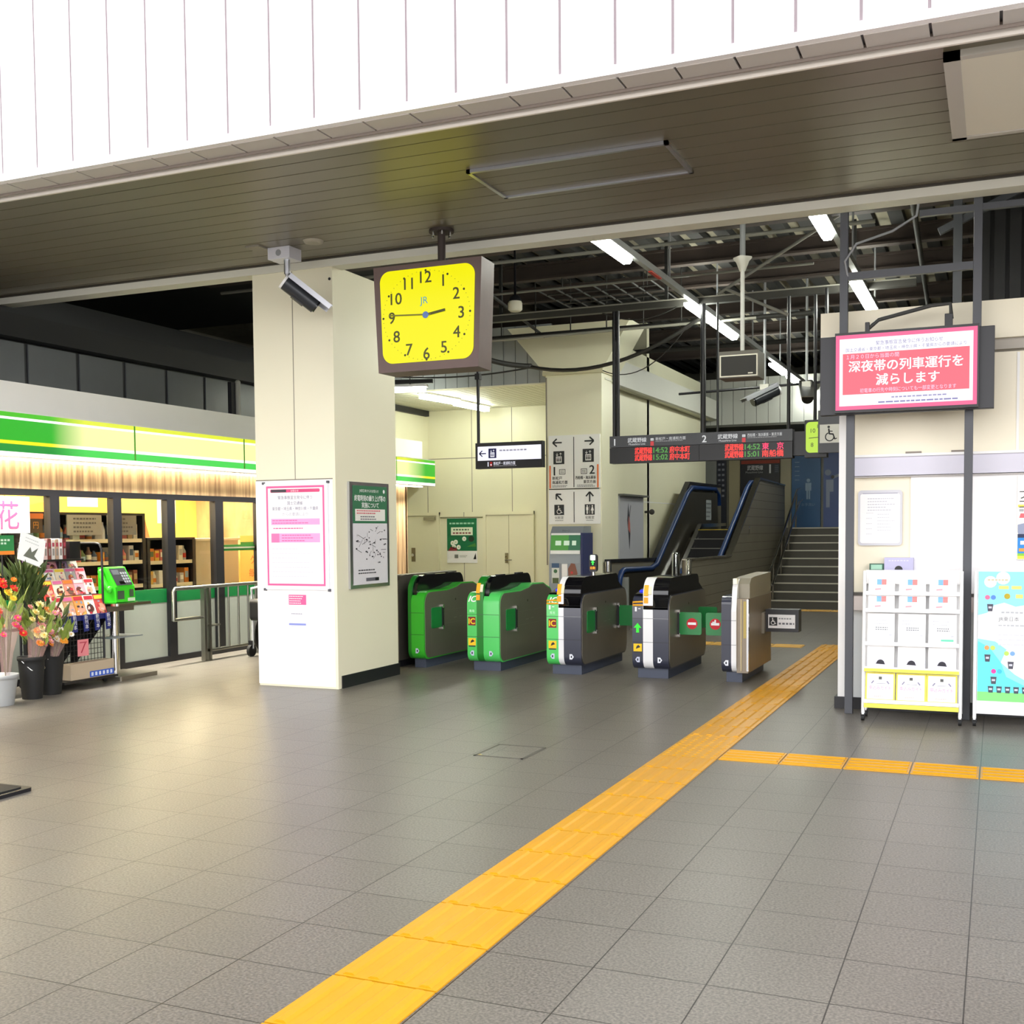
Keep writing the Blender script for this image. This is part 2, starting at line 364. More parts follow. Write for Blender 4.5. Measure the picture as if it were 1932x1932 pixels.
# shop front wall ------------------------------------------------------
def wood_mat():
    m = bpy.data.materials.new('striped_wood'); m.use_nodes = True; n = m.node_tree; b = n.nodes['Principled BSDF']; L = n.links.new
    t = n.nodes.new('ShaderNodeTexCoord'); mp = n.nodes.new('ShaderNodeMapping'); mp.inputs['Scale'].default_value = (1, 9, .35); L(t.outputs['Object'], mp.inputs[0])
    ns = n.nodes.new('ShaderNodeTexNoise'); ns.inputs['Scale'].default_value = 2.2; ns.inputs['Detail'].default_value = 4; L(mp.outputs[0], ns.inputs[0])
    rp = n.nodes.new('ShaderNodeValToRGB'); e = rp.color_ramp.elements; e[0].position = .36; e[0].color = lin('#8a6c50'); e[1].position = .64; e[1].color = lin('#c2a680'); L(ns.outputs['Fac'], rp.inputs[0])
    L(rp.outputs[0], b.inputs['Base Color']); b.inputs['Roughness'].default_value = .5; return m
WOOD = wood_mat()
SX = -9.15
w = MB(); w.box((SX - .06, 5, 2.01), (SX, 16.8, 2.31), WOOD); w.box((SX - .06, 12.9, 0), (SX, 16.8, 2.01), WOOD); w.box((-13.5, 16.76, 0), (SX, 16.82, 3.0), WOOD)
struct('wall_shop', w)
w = MB(); w.box((SX - .5, 5, 2.76), (SX + .02, 17.35, 3.084), mat('white_fascia', '#eeede8', .3, var=.02)); w.box((-14, 5, 3.0), (SX - .5, 17.35, 3.05), GREYP); struct('wall_shop_fascia', w)
tr = MB()
tr.box((SX - .05, 5, 1.945), (SX + .02, 12.9, 2.012), BLACK); tr.box((SX - .05, 5, 0), (SX + .02, 12.9, .07), BLACK); struct('trim_3', tr)
MULL = [(7.25, 7.38), (8.12, 8.24), (8.97, 9.10), (9.89, 10.02), (10.785, 10.925), (11.69, 11.85), (12.6, 12.74)]
for i, (a, b_) in enumerate(MULL):
    t_ = MB(); t_.box((SX - .06, a, .07), (SX + .03, b_, 1.945), BLACK); struct('trim_%d' % (4 + i), t_)
FROST = mat('frosted_panel', '#959b93', .4, var=.03); GBAND = mat('green_band', '#0b6a34', .35)
for i in range(6):
    a, b_ = MULL[i][1], MULL[i + 1][0]
    wn = MB(); wn.add([(SX - .015, a, .885), (SX - .015, b_, .885), (SX - .015, b_, 1.945), (SX - .015, a, 1.945)], [(0, 1, 2, 3)], GLASS); wo = struct('window_%d' % (i + 1), wn)
    lp = MB(); lp.box((SX - .03, a, .07), (SX - .008, b_, .72), FROST); lp.build('lower_panel', wo)
    gb = MB(); gb.box((SX - .03, a, .72), (SX - .006, b_, .885), GBAND); gb.build('green_stripe', wo)
# shop interior shell
r = MB(); r.box((-13.6, 5, 0), (-13.5, 16.8, 3), mat('shop_back_wall', '#f3c368', .6, var=.12, vscale=1)); r.box((-13.5, 5, 2.62), (SX - .06, 16.76, 2.7), WHITE); r.box((-13.5, 4.9, 0), (SX, 5, 3), WHITE)
struct('wall_shop_interior', r)

# upper windows and dark roof over the shop
w = MB(); w.box((-10.35, 5, 2.9), (-10.25, 19.4, 4.3), BLACK); w.box((-10.25, 5, 3.74), (-10.05, 19.4, 4.0), mat('dark_eaves_beam', '#1c1c1d', .6)); struct('wall_left', w)
k = 0; y = 7.43
while y < 15:
    w = MB(); w.box((-10.25, y, 3.0), (-10.23, y + .73, 3.72), mat('dusty_dark_glass', '#55585a', .35, var=.08)); struct('window_%d' % (7 + k), w); k += 1; y += .79
# back wall, left alcove, low slatted ceiling, bulkheads
YB = 19.5
w = MB(); w.box((-11, YB, 0), (-5.75, YB + .15, 5.2), CREAM2)
for xs in (-10.15, -9.2, -8.37, -7.55, -6.85): w.box((xs - .006, YB - .003, 1.9), (xs + .006, YB, 3.85), SEAM)
w.box((-11, YB - .003, 2.92), (-5.75, YB, 2.935), SEAM)
for xs in (-9.38,): w.box((xs - .006, YB - .003, 0), (xs + .006, YB, 1.9), SEAM)
struct('wall_back', w)
w = MB(); w.box((-10.9, 16.8, 0), (-10.7, YB, 3.85), CREAM2); w.box((-10.7, 17.4, 2.55), (-10.13, YB, 3.85), CREAM2); struct('wall_alcove', w)
w = MB(); y = -10.9
while y < -5.6: w.box((y, 16.55, 3.845), (y + .115, YB, 3.87), mat('cream_slat', '#d9d8c4', .45)); y += .125
w.box((-10.9, 16.55, 3.87), (-5.6, YB, 3.9), flat('#5a5744')); struct('ceiling_alcove', w)
w = MB(); x = -10.9
while x < -6.5: w.box((x, 16.5, 3.84), (x + .195, 16.54, 4.75), mat('corrugated_grey', '#9ea3a3', .5)); x += .205
w.box((-10.9, 16.52, 3.84), (-6.46, 16.56, 4.75), flat('#5c6161')); w.box((-10.9, 16.49, 3.82), (-6.46, 16.57, 3.845), CREAM2); struct('wall_bulkhead', w)
# doors in the back wall
def door(name, x0, x1, double=False, knobx=None):
    d = MB(); d.box((x0, YB - .03, 0), (x1, YB - .005, 1.83), DOOR)
    if double: d.box(((x0 + x1) / 2 + .0, YB - .034, 0), ((x0 + x1) / 2 + .012, YB - .03, 1.83), flat('#b5ae8c'))
    o = struct(name, d, .004)
    fr = MB(); fr.box((x0 - .06, YB - .05, 0), (x0, YB, 1.9), DOOR); fr.box((x1, YB - .05, 0), (x1 + .06, YB, 1.9), DOOR); fr.box((x0 - .06, YB - .055, 1.84), (x1 + .06, YB, 1.9), DOOR); fr.build('door_frame', o)
    return o
d1 = door('door_1', -10.62, -9.95)
h = MB(); h.box((-10.5, YB - .05, .95), (-10.42, YB - .028, 1.22), flat('#7a6c4c')); h.cyl((-10.46, YB - .08, 1.08), (-10.46, YB - .03, 1.08), .03, CHROME); h.build('door_handle', d1)
h = MB(); h.box((-10.2, YB - .1, 1.75), (-9.97, YB - .03, 1.81), flat('#9a9478')); h.build('door_closer', d1)
d2 = door('door_2', -8.9, -7.98, True)
h = MB(); h.box((-8.51, YB - .045, .93), (-8.45, YB - .028, 1.12), flat('#857a55')); h.cyl((-8.48, YB - .07, 1.05), (-8.48, YB - .03, 1.05), .012, CHROME); h.cyl((-8.5, YB - .07, .99), (-8.36, YB - .07, .99), .011, CHROME); h.build('door_handle', d2)

# escalator hall: side wall, slatted ceiling, white bulkheads, end wall
w = MB(); w.box((-5.95, 17.2, 0), (-5.75, 23.9, 4.6), CREAM2); w.box((-5.752, 19.62, 1), (-5.746, 19.64, 3.85), WHITE); w.box((-5.752, 17.2, 2.02), (-5.747, 23.9, 2.035), WHITE); struct('wall_escalator', w)
w = MB(); w.prism([(16.9, 3.82), (24.0, 3.86), (24.0, 4.25), (16.9, 4.22)], 'x', -5.6, -5.5, mat('white_edge_beam', '#c4c4bb', .5)); w.box((-5.75, 17.2, 3.85), (-5.6, 24, 3.9), CREAM2); struct('beam', w)
w = MB(); x = -6.4
while x < -1.0: w.box((x, 24.0, 3.75), (x + .235, 24.04, 4.72), mat('corrugated_white', '#b7b9b4', .5)); x += .245
w.box((-6.4, 24.02, 3.75), (-1, 24.06, 4.72), flat('#606260')); w.box((-6.4, 24.0, 3.70), (-1, 26.5, 3.75), flat('#55564f')); struct('wall_bulkhead_far', w)
w = MB(); w.box((-7.2, 26.2, 0), (0.2, 26.35, 4.8), mat('far_wall_grey', '#8f8d80', .5, var=.05)); w.box((-5.74, 26.14, 1.55), (-5.48, 26.2, 3.7), flat('#c8bd94')); w.box((-4.56, 26.14, 1.55), (-4.32, 26.2, 3.7), flat('#b9b295')); struct('wall_end', w)
w = MB(); w.box((-6.9, 25.9, 1.55), (-5.98, 26.0, 3.72), mat('pale_grey_panel', '#a9aba4', .5)); w.box((-6.5, 25.89, 1.55), (-6.49, 25.9, 3.7), SEAM); struct('wall_end_panel', w)
# concourse stairs and landing
st = MB(); sm_ = mat('dark_stair_stone', '#4d493f', .5, var=.12); sn = mat('pale_nosing', '#c8c4b2', .4)
N = 10
for i in range(N):
    y0 = 22.0 + .3 * i; z1 = .155 * (i + 1)
    st.box((-4.08, y0, 0 if i == 0 else z1 - .155), (-1.25, 25.0, z1), sm_); st.box((-4.08, y0 - .012, z1 - .02), (-1.25, y0 + .035, z1 + .003), sn)
st.box((-7.2, 25.0, 1.25), (-1.25, 26.2, 1.55), sm_); struct('floor_stairs', st)
# kiosk building on the right
KY = 9.97
k = MB(); k.box((-1.24, KY, .1), (2.6, 13.6, 3.06), mat('kiosk_cream', '#f1e9d2', .4, var=.02))
k.box((-1.245, KY - .012, .1), (-1.17, KY, 2.95), WHITEW); k.box((-1.17, KY - .006, 2.95), (2.6, KY, 2.965), SEAM)
k.box((.13, KY - .008, 2.16), (.15, KY, 2.94), WHITEW)
for a, b_ in ((-.71, -.585), (-.355, -.25)): k.box((a, KY - .012, 2.145), (b_, KY, 2.175), flat('#8f867c'))
struct('wall_kiosk', k)
k = MB(); k.box((-1.39, KY - .1, 3.05), (2.7, 13.7, 3.35), mat('kiosk_band', '#f0e8d0', .45)); k.box((-1.3, KY - .05, 2.965), (2.65, 13.65, 3.05), flat('#b4aea4')); struct('wall_kiosk_band', k)
k = MB(); k.box((-1.12, KY - .05, 1.975), (2.6, KY, 2.135), mat('recess_lavender', '#d6d4e2', .4)); k.box((-1.12, KY - .07, 2.135), (2.6, KY, 2.155), WHITE); k.box((-1.12, KY - .05, 1.965), (2.6, KY, 1.98), flat('#b9b5b3')); struct('trim_11', k)
k = MB(); k.box((-.665, KY - .02, .98), (2.6, KY, 1.965), mat('white_shutter', '#faf9fa', .35)); struct('wall_kiosk_shutter', k)
k = MB(); k.box((-1.17, KY - .1, .975), (2.6, KY, 1.0), mat('counter_edge', '#5a554f', .4)); k.box((-1.17, KY - .09, .85), (2.6, KY, .975), mat('counter_front', '#eadfda', .4)); k.box((-1.17, KY - .012, .1), (2.6, KY, .85), mat('kiosk_lower', '#d4d8d8', .4)); struct('trim_12', k)
b = MB(); b.box((-1.27, KY - .03, 0), (2.6, 13.6, .1), BLACK); struct('baseboard_kiosk', b)
# high roof deck over the station: dark ribs with paler strips between
w = MB(); w.box((-14, 9.62, 5.3), (6, 27, 5.4), mat('deck_back', '#8d8774', .8, var=.25)); w.box((-14, 9.62, 5.2), (-6.7, 16.5, 5.3), ROOFD); struct('ceiling_deck', w)  # left part of the deck coloured dark for its unlit shade
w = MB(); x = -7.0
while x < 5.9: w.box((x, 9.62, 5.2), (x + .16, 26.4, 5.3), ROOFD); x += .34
struct('ceiling_ribs', w)
for i, y in enumerate((11.6, 13.0, 14.6, 16.0, 18.2, 20.4, 22.6)):
    w = MB(); w.box((-10.2, y - .07, 5.17), (5.9, y + .07, 5.2), RUSTY); w.box((-10.2, y - .07, 4.98), (5.9, y + .07, 5.01), RUSTY); w.box((-10.2, y - .015, 5.01), (5.9, y + .015, 5.17), RUSTY); struct('roof_beam', w)
w = MB(); w.box((-14, 9.62, 4.55), (-13.9, 27, 5.4), ROOFD); w.box((-14, -4, 0), (-13.8, 27, 5.4), flat('#8f8b80')); struct('wall_outer', w)
w = MB(); w.box((4.0, 6.4, 0), (4.2, 27, 5.4), flat('#8f8b80')); struct('wall_right', w)
w = MB(); w.box((-14, 26.9, 0), (6, 27.1, 5.4), flat('#6f6c62')); struct('wall_rear', w)
w = MB(); w.box((-14, 6.5, 4.6), (6, 27.1, 9.5), ROOFD) if False else w.box((-14, 6.6, 5.4), (6, 27.2, 5.55), ROOFD); struct('roof', w)
# dark ribbed wall above the kiosk
w = MB(); w.box((-.2, 12.1, 3.35), (4, 12.2, 5.3), mat('dark_ribbed_wall', '#242426', .6)); x = -.2
while x < 4: w.box((x, 12.06, 3.35), (x + .1, 12.1, 5.3), mat('dark_ribbed_wall', '#242426', .6)); x += .14
struct('wall_over_kiosk', w)
w = MB(); w.box((-9.6, 14.06, 4.36), (-.9, 14.16, 4.44), mat('channel_steel', '#3b3a36', .5)); w.box((-9.6, 14.05, 4.435), (-.9, 14.17, 4.45), flat('#8f8d84'))
for x in (-8.5, -6.2, -3.9, -1.6): w.box((x - .02, 14.09, 4.44), (x + .02, 14.13, 5.2), ROOFD)
struct('beam', w)

# ================================================================== FLOOR OBJECTS
def guide(name, label, x0, x1, y0, y1, axis, tiles, dots=(), m=YEL, z=0.006, nb=4, group=None):
    """warning/guide paving: ribbed tiles along axis, dot tiles where listed"""
    b = MB()
    for i, (a, c_) in enumerate(tiles):
        if axis == 'y': b.box((x0, a + .005, -.004), (x1, c_ - .005, z), m)
        else: b.box((a + .005, y0, -.004), (c_ - .005, y1, z), m)
        if i in dots:
            n = 6
            for p in range(n):
                for q in range(n):
                    cx = x0 + (p + .5) * (x1 - x0) / n; cy_ = a + (q + .5) * (c_ - a) / n
                    b.cyl((cx, cy_, z), (cx, cy_, z + .005), .017, m, 8, r1=.01)
        else:
            w0, w1 = (x0, x1) if axis == 'y' else (y0, y1)
            for k in range(nb):
                u = w0 + (k + .5) * (w1 - w0) / nb; hw = .026
                pr = [(u - hw, z - .001), (u + hw, z - .001), (u + hw * .5, z + .0075), (u - hw * .5, z + .0075)]
                if axis == 'y': b.prism(pr, 'y', a + .018, c_ - .018, m)
                else: b.prism([(q[0], q[1]) for q in pr], 'x', a + .018, c_ - .018, m)
    o = b.build(name); return tag(o, label, 'tactile paving', group)
ty = [.0055 + .412 * k for k in range(-2, 38)]
tl = [(ty[i], ty[i + 1]) for i in range(len(ty) - 1)]
d_ = [i for i, (a, _) in enumerate(tl) if 7.38 < a < 8.2 or 14.3 < a < 14.5]
guide('tactile_paving', 'long yellow ribbed tactile path running from the front towards the stairs', -2.11, -1.712, 0, 0, 'y', tl, d_)
guide('tactile_paving', 'yellow ribbed tactile branch crossing the floor in front of the leaflet rack', 0, 0, 7.425, 7.785, 'x', [(-1.706 + .4055 * k, -1.3 + .4055 * k) for k in range(0, 8)], (), nb=4)
guide('tactile_paving', 'faded yellow tactile strip lying behind the ticket gates', 0, 0, 14.78, 15.12, 'x', [(-3.9 + .4 * k, -3.5 + .4 * k) for k in range(0, 4)], (), m=mat('yellow_faded', '#c79a3a', .5))
guide('tactile_paving', 'dull yellow tactile strip at the foot of the stairs', 0, 0, 21.3, 21.66, 'x', [(-4.0 + .4 * k, -3.6 + .4 * k) for k in range(0, 7)], (), m=mat('yellow_faded', '#c79a3a', .5))
t = thing('floor_hatch', 'square metal rimmed inspection hatch set in the floor tiles', 'hatch', (-3.12, 7.19, 0))
b = MB(); hx0, hx1, hy0, hy1 = -3.3, -2.93, 6.97, 7.4
for q in (((hx0, hy0), (hx1, hy0 + .018)), ((hx0, hy1 - .018), (hx1, hy1)), ((hx0, hy0), (hx0 + .018, hy1)), ((hx1 - .018, hy0), (hx1, hy1))): b.box((*q[0], -.01), (*q[1], .003), flat('#5d5a52'))
b.build('rim', t)
b = MB(); b.box((hx0 + .018, hy0 + .018, -.01), (hx1 - .018, hy1 - .018, .0015), FLOORM); b.prism([(hx0 + .02, hy0 + .02), (hx0 + .07, hy0 + .02), (hx0 + .02, hy0 + .07)], 'z', -.005, .003, CHROME); b.build('cover', t)
b = MB(); b.prism(rr(-6.2, 4.72, -5.34, 5.06, .03), 'z', 0, .022, BLACK); b.prism(rr(-6.16, 4.76, -5.38, 5.02, .03), 'z', .022, .03, RUBBER)
tag(b.build('sign_base', bevel=.006), 'black flat base plate poking in over the grey floor, away from all walls', 'base plate')

# ================================================================== TICKET GATES
GY = 11.2
def arc(cx, cy, r, a0, a1, n=6): return [(cx + r * math.cos(math.radians(a0 + (a1 - a0) * i / n)), cy + r * math.sin(math.radians(a0 + (a1 - a0) * i / n))) for i in range(n + 1)]
def low_prof(L=1.6, top=.87, wavy=False, i=0, zb=.1):
    r = .13; p = arc(L - .1 - i, zb + .1 + i, .1, -90, 0) + arc(L - r - i, top - r - i, r, 0, 90)
    if wavy: p = arc(L - .1 - i, zb + .1 + i, .1, -90, 0) + arc(L - r - i, top - r - i, r, 0, 90) + [(1.3, top + .055 - i), (.95, top + .06 - i), (.85, top + .03 - i), (.6, top - i)]
    return [(GY + a, b) for a, b in p + arc(r + i, top - r - i, r, 90, 180) + arc(.1 + i, zb + .1 + i, .1, 180, 270)]
def tall_prof(L=1.6, top=.87, htop=1.05, HL=1.2, zb=.1, i=0):
    p = arc(L - .1, zb + .1, .1, -90, 0) + arc(L - .13, top - .13, .13, 0, 90) + arc(HL - .1, htop - .1, .1, 0 if HL < L - .2 else 10, 90, 6) + arc(.2, htop - .2 - i, .2, 90, 165, 8) + [(.0, .72)] + arc(.1, zb + .1, .1, 180, 270)
    return [(GY + a, b) for a, b in p]
def strip_prof(htop=1.05, zb=.1): return [(GY + a, b) for a, b in [(.3, zb), (.3, htop - .01)] + arc(.2, htop - .2, .2, 100, 165, 8) + [(.0, .72)] + arc(.1, zb + .1, .1, 180, 270)]
def hood_prof(HL=1.25, htop=1.045, zb=.8): return [(GY + a, b) for a, b in [(HL + .06, zb)] + arc(HL - .12, htop - .12, .12, 15, 90) + arc(.24, htop - .2, .2, 90, 170) + [(.03, zb)]]
def emblem(F, x, z, m, flip=1): F.poly([(x - .022 * flip, z - .028), (x - .022 * flip, z + .028), (x + .006 * flip, z + .028), (x + .026 * flip, z), (x + .006 * flip, z - .028)], m, 1); F.rect(x - .008, z - .012, x + .008, z + .012, NAVY, 2)
def gate(label, x0, xa, xb, x1, cl, cs, cr, style, ic=False, side=STEEL, readers=False):
    t = thing('ticket_gate', label, 'ticket gate', ((x0 + x1) / 2, GY, 0), 'automatic ticket gates in a row')
    b = MB(); b.box((x0 + .03, GY + .1, 0), (x1 - .03, GY + 1.52, .1), mat('gate_plinth', '#3f4657', .5)); b.build('base', t)
    F = Face()
    if x0 < xa:
        F.prism(low_prof(), 'x', x0, xa, cl, smooth=True); xm = (x0 + xa) / 2
        F.at((xm, GY - .001, 0), *FY)
        F.rect(-(xa - x0) / 2, .625, (xa - x0) / 2, .629, BLACK); F.rect(-(xa - x0) / 2, .38, (xa - x0) / 2, .384, BLACK)
        if ic:
            F.rect(-.045, .505, .045, .6, flat('#7e1420'), 1); F.text('IC', 0, .553, .062, flat('#ffd21a'), 2, bold=.04, maxw=.08)
            F.text('専用', 0, .665, .03, flat('#d9ffe0'), 2, maxw=.085)
            F.at((xm, GY + .011, .797), (1, 0, 0), (0, .42, .9)); F.text('IC', 0.004, .0, .07, WHITE, 4, bold=.04, shear=.2, maxw=.095)
        else:
            F.barrow(0, .53, .05, 90, glow('#20e020', 1.2), 2)
        F.at((xm, GY - .001, 0), *FY)
        F.rect(-.045, .285, .045, .365, flat('#f5c518'), 1); F.poly([(-.02, .31), (.03, .33), (.01, .352), (-.01, .34)], BLACK, 2); F.rect(-.04, .27, .04, .283, flat('#2a2a30'), 1)
        emblem(F, 0, .2, flat('#c5cbe0'), -1)
        F.build('front_trim', t)
        if readers:
            r = MB(); r.prism([(GY + .06, .86), (GY + .34, .86), (GY + .34, .92), (GY + .10, .875)], 'x', x0 + .005, xa - .004, BLACKG); r.cyl((xm, GY + .2, .89), (xm, GY + .195, .905), .035, glow('#2a35ff', 1.6)); ro = r.build('card_reader', t)
            r = MB(); r.tube([(xa - .0, GY + .02, .80), (x0 + .01, GY - .015, .795), (x0 + .01, GY - .015, .765), (xa - .0, GY + .0, .765)], .009, flat('#f0a818')); r.box((x0 + .03, GY - .006, .70), (x0 + .05, GY, .745), WHITE); r.box((x0 + .065, GY - .006, .725), (x0 + .09, GY, .733), WHITE); r.build('ticket_slot', t)
    s = Face(); s.prism(strip_prof(), 'x', xa, xb, cs, smooth=True); s.prism(low_prof(i=.02), 'x', xa, xb, NAVY)
    s.at(((xa + xb) / 2, GY - .001, 0), *FY); s.rect(-(xb - xa) / 2, .625, (xb - xa) / 2, .629, GREYD); s.rect(-(xb - xa) / 2, .38, (xb - xa) / 2, .384, GREYD)
    s.build('centre_strip', t)
    if xb - xa > .05:
        y = MB(); w = .022
        y.obox(((xa + xb) / 2 - .02, GY + .012, .915), (w, 0, 0), (0, .017, .055), (0, .006, -.002), flat('#f0b11e')); y.obox(((xa + xb) / 2 - .02, GY - .001, .815), (w, 0, 0), (0, .002, .03), (0, .004, 0), flat('#f0a81e')); y.obox(((xa + xb) / 2 + .02, GY + .01, .915), (w * .7, 0, 0), (0, .012, .04), (0, .005, -.002), flat('#efe7c8')); y.build('warning_label', t)
    if style == 'low':      # low table on the right of a thin dark hood
        F = Face(); F.prism(low_prof(wavy=True), 'x', xb, x1, cr, smooth=True); F.at(((xb + x1) / 2, GY - .001, 0), *FY)
        F.rect(-(x1 - xb) / 2, .625, (x1 - xb) / 2, .629, BLACK); F.rect(-(x1 - xb) / 2, .38, (x1 - xb) / 2, .384, BLACK); emblem(F, -.005, .2, flat('#c5cbe0')); F.build('side_trim', t)
        b = MB(); b.prism(hood_prof(), 'x', xa + .003, xb + .055, BLACKG, smooth=True); b.box((xb + .01, GY + .3, 1.04), (xb + .05, GY + .5, 1.055), BLACK); b.box((xb + .01, GY + .85, 1.04), (xb + .05, GY + 1.02, 1.058), BLACK); b.build('hood', t)
    else:
        F = Face(); F.prism(low_prof(top=.868), 'x', xb, x1, cr, smooth=True); F.at(((xb + x1) / 2, GY - .001, 0), *FY)
        F.rect(-(x1 - xb) / 2, .625, (x1 - xb) / 2, .629, GREYP); F.rect(-(x1 - xb) / 2, .38, (x1 - xb) / 2, .384, BLACK); emblem(F, -.01, .2, flat('#e8ebf4')); F.build('side_trim', t)
        b = MB(); b.prism(tall_prof(htop=1.046, HL=1.3, zb=.66), 'x', xa + .003, x1 - .004, BLACKG, smooth=True); b.build('hood', t)
    # stainless flank with its joints
    S = Face(); ip = low_prof(i=.014, wavy=(style == 'low')); S.prism([(a + .012 if a < GY + .5 else a, b) for a, b in ip], 'x', x1 - .02, x1 + .006, side); S.at((x1 + .006, GY, 0), *FX)
    S.rect(.2, .625, 1.5, .628, STEELD); S.rect(.2, .47, 1.5, .473, STEELD); S.disc(.8, .74, .014, flat('#3c382f'), 1, 10); S.disc(.42, .58, .01, flat('#3c382f'), 1, 8); S.rect(.75, .52, .83, .532, STEELD); S.rect(.9, .525, .97, .537, STEELD); S.rect(.17, .12, .175, .7, STEELD)
    S.build('side_panel', t)
    return t
def flap(t, y, x0, x1, z0=.44, z1=.675, mark=False, th=.025, alongy=False, name='flap'):
    F = Face()
    if alongy: F.prism(rr(y, z0, y + .26, z1, .02, 3), 'x', x0, x1, FLAP)
    else: F.prism(rr(min(x0, x1), z0, max(x0, x1), z1, .02, 3), 'y', y, y + th, FLAP)
    if mark:
        F.at(((x0 + x1) / 2 + mark[0], y - .001, (z0 + z1) / 2), *FY); F.disc(0, 0, .058, flat('#c81828'), 1, 20); F.rect(-.043, -.013, .043, .013, WHITE, 2)
        if len(mark) > 1: F.rect(-.008, .013, .008, .045, WHITE, 2); F.rect(-.03, .016, -.006, .026, WHITE, 2)
    o = F.build(name, t)
    return o
def hinge(t, x, y):
    h = MB(); h.box((x - .004, y - .02, .44), (x + .02, y + .02, .675), BLACK); h.box((x, y - .018, .66), (x + .026, y + .014, .70), CHROME); h.box((x, y - .018, .415), (x + .026, y + .014, .455), CHROME); h.build('hinge', t)
g1 = gate('narrow green ticket gate next to the front pillar, farthest from the stairs', -6.1, -6.1, -6.06, -5.9, GREEN, GREEND, GREEN, 'low')
flap(g1, GY + .17, -5.9, -5.885, alongy=True); hinge(g1, -5.895, GY + .44)
g2 = gate('all-green ticket gate with yellow IC sticker and two light green front panels', -5.36, -5.245, -5.165, -4.975, GREENL, GREEND, GREENL, 'low', ic=True)
flap(g2, GY + .17, -4.975, -4.96, alongy=True); hinge(g2, -4.97, GY + .44)
g3 = gate('ticket gate half light green and half dark navy on its front', -4.42, -4.285, -4.225, -4.03, GREENL, SILVER, NAVY, 'high', ic=True, readers=True)
flap(g3, GY + .17, -4.03, -4.015, alongy=True); hinge(g3, -4.025, GY + .44); flap(g3, GY + 1.22, -4.02, -3.78); hinge(g3, -4.02, GY + 1.23)
g4 = gate('navy ticket gate with green arrow light and white centre strip', -3.465, -3.35, -3.245, -3.08, NAVY, SILVER, NAVY, 'high', readers=True)
flap(g4, GY + .34, -3.06, -2.82, mark=(.02,)); hinge(g4, -3.075, GY + .352); flap(g4, GY + 1.22, -3.07, -2.86)
# slim end gate
t = thing('ticket_gate', 'slim navy and stainless end gate carrying a black wheelchair notice box', 'ticket gate', (-2.42, GY, 0), 'automatic ticket gates in a row')
b = MB(); b.box((-2.5, GY + .08, 0), (-2.34, GY + 1.2, .1), mat('gate_plinth', '#3f4657', .5)); b.build('base', t)
def p5(L=1.28, top=.87): return [(GY + a, b) for a, b in arc(L - .02, .12, .02, -90, 0) + [(L, top)] + arc(.08, top - .08, .08, 90, 180) + arc(.1, .2, .1, 180, 270)]
F = Face(); F.prism(p5(), 'x', -2.535, -2.435, NAVY, smooth=False); F.at((-2.485, GY - .001, 0), *FY); F.rect(-.05, .625, .05, .629, BLACK); F.rect(-.05, .38, .05, .384, BLACK); emblem(F, 0, .2, flat('#e8ebf4'), -1); F.build('front_trim', t)
F = Face(); F.prism([(GY + a, b) for a, b in [(.26, .1), (.26, 1.03)] + arc(.2, .88, .16, 80, 165) + [(0, .72)] + arc(.1, .2, .1, 180, 270)], 'x', -2.435, -2.385, SILVER); F.at((-2.41, GY - .001, 0), *FY); F.rect(-.025, .625, .025, .629, GREYD); F.rect(-.025, .38, .025, .384, GREYD); F.build('centre_strip', t)
F = Face(); F.prism([(GY + a, b) for a, b in [(1.26, .1), (1.26, .845), (.03, .845), (.03, .1)]], 'x', -2.385, -2.27, mat('warm_stainless', '#84796a', .38, .5, var=.1)); F.prism([(GY + a, b) for a, b in [(1.26, .845), (1.26, 1.07), (.35, 1.055), (.2, 1.045), (.12, .99), (.12, .845)]], 'x', -2.43, -2.275, STEELD)
F.box((-2.345, GY + .02, .12), (-2.335, GY + .04, .84), flat('#c9b98f')); F.box((-2.285, GY + .015, .12), (-2.265, GY + .05, .84), CHROME); F.box((-2.318, GY + .024, .45), (-2.29, GY + .032, .82), flat('#b5a15a')); F.build('side_panel', t)
b = MB(); b.box((-2.432, GY + .06, .99), (-2.39, GY + .14, 1.045), mat('lamp_white', '#fffbe8', .4)); b.build('top_sensor', t)
flap(t, GY + .34, -2.775, -2.535, mark=(-.02, 1)); hinge(t, -2.56, GY + .352)
b = MB(); b.box((-2.27, GY + .72, .44), (-2.24, GY + .95, .66), STEEL); b.build('bracket', t)
F = Face(); F.box((-2.245, GY + .8, .455), (-1.9, GY + .98, .69), BLACK); F.at((-2.075, GY + .798, .565), *FY); F.rect(-.14, -.072, .14, .072, mat('notice_white', '#e6e6ea', .4), 1)
F.rect(-.13, -.045, -.045, .045, flat('#202228'), 2); F.wheelchair(-.088, 0, .075, WHITE, 3); F.lines(-.03, .01, .1, .05, 1, flat('#8a8c92'), 2, .014); F.lines(-.03, -.045, .13, .0, 1, flat('#6a6c74'), 2, .02, False); F.build('notice_box', t)
# grey fence end between the pillar and the gates
b = MB(); b.prism([(GY + a, b_) for a, b_ in [(1.5, .08), (1.5, 1.05)] + arc(.15, .9, .15, 90, 180) + [(0, .08)]], 'x', -6.38, -6.22, mat('taupe_steel', '#69645c', .4, .6)); b.box((-6.36, GY + .05, 0), (-6.24, GY + 1.48, .08), BLACK)
tag(b.build('fence_panel', bevel=.006), 'taupe metal fence panel standing just behind the front pillar', 'fence')
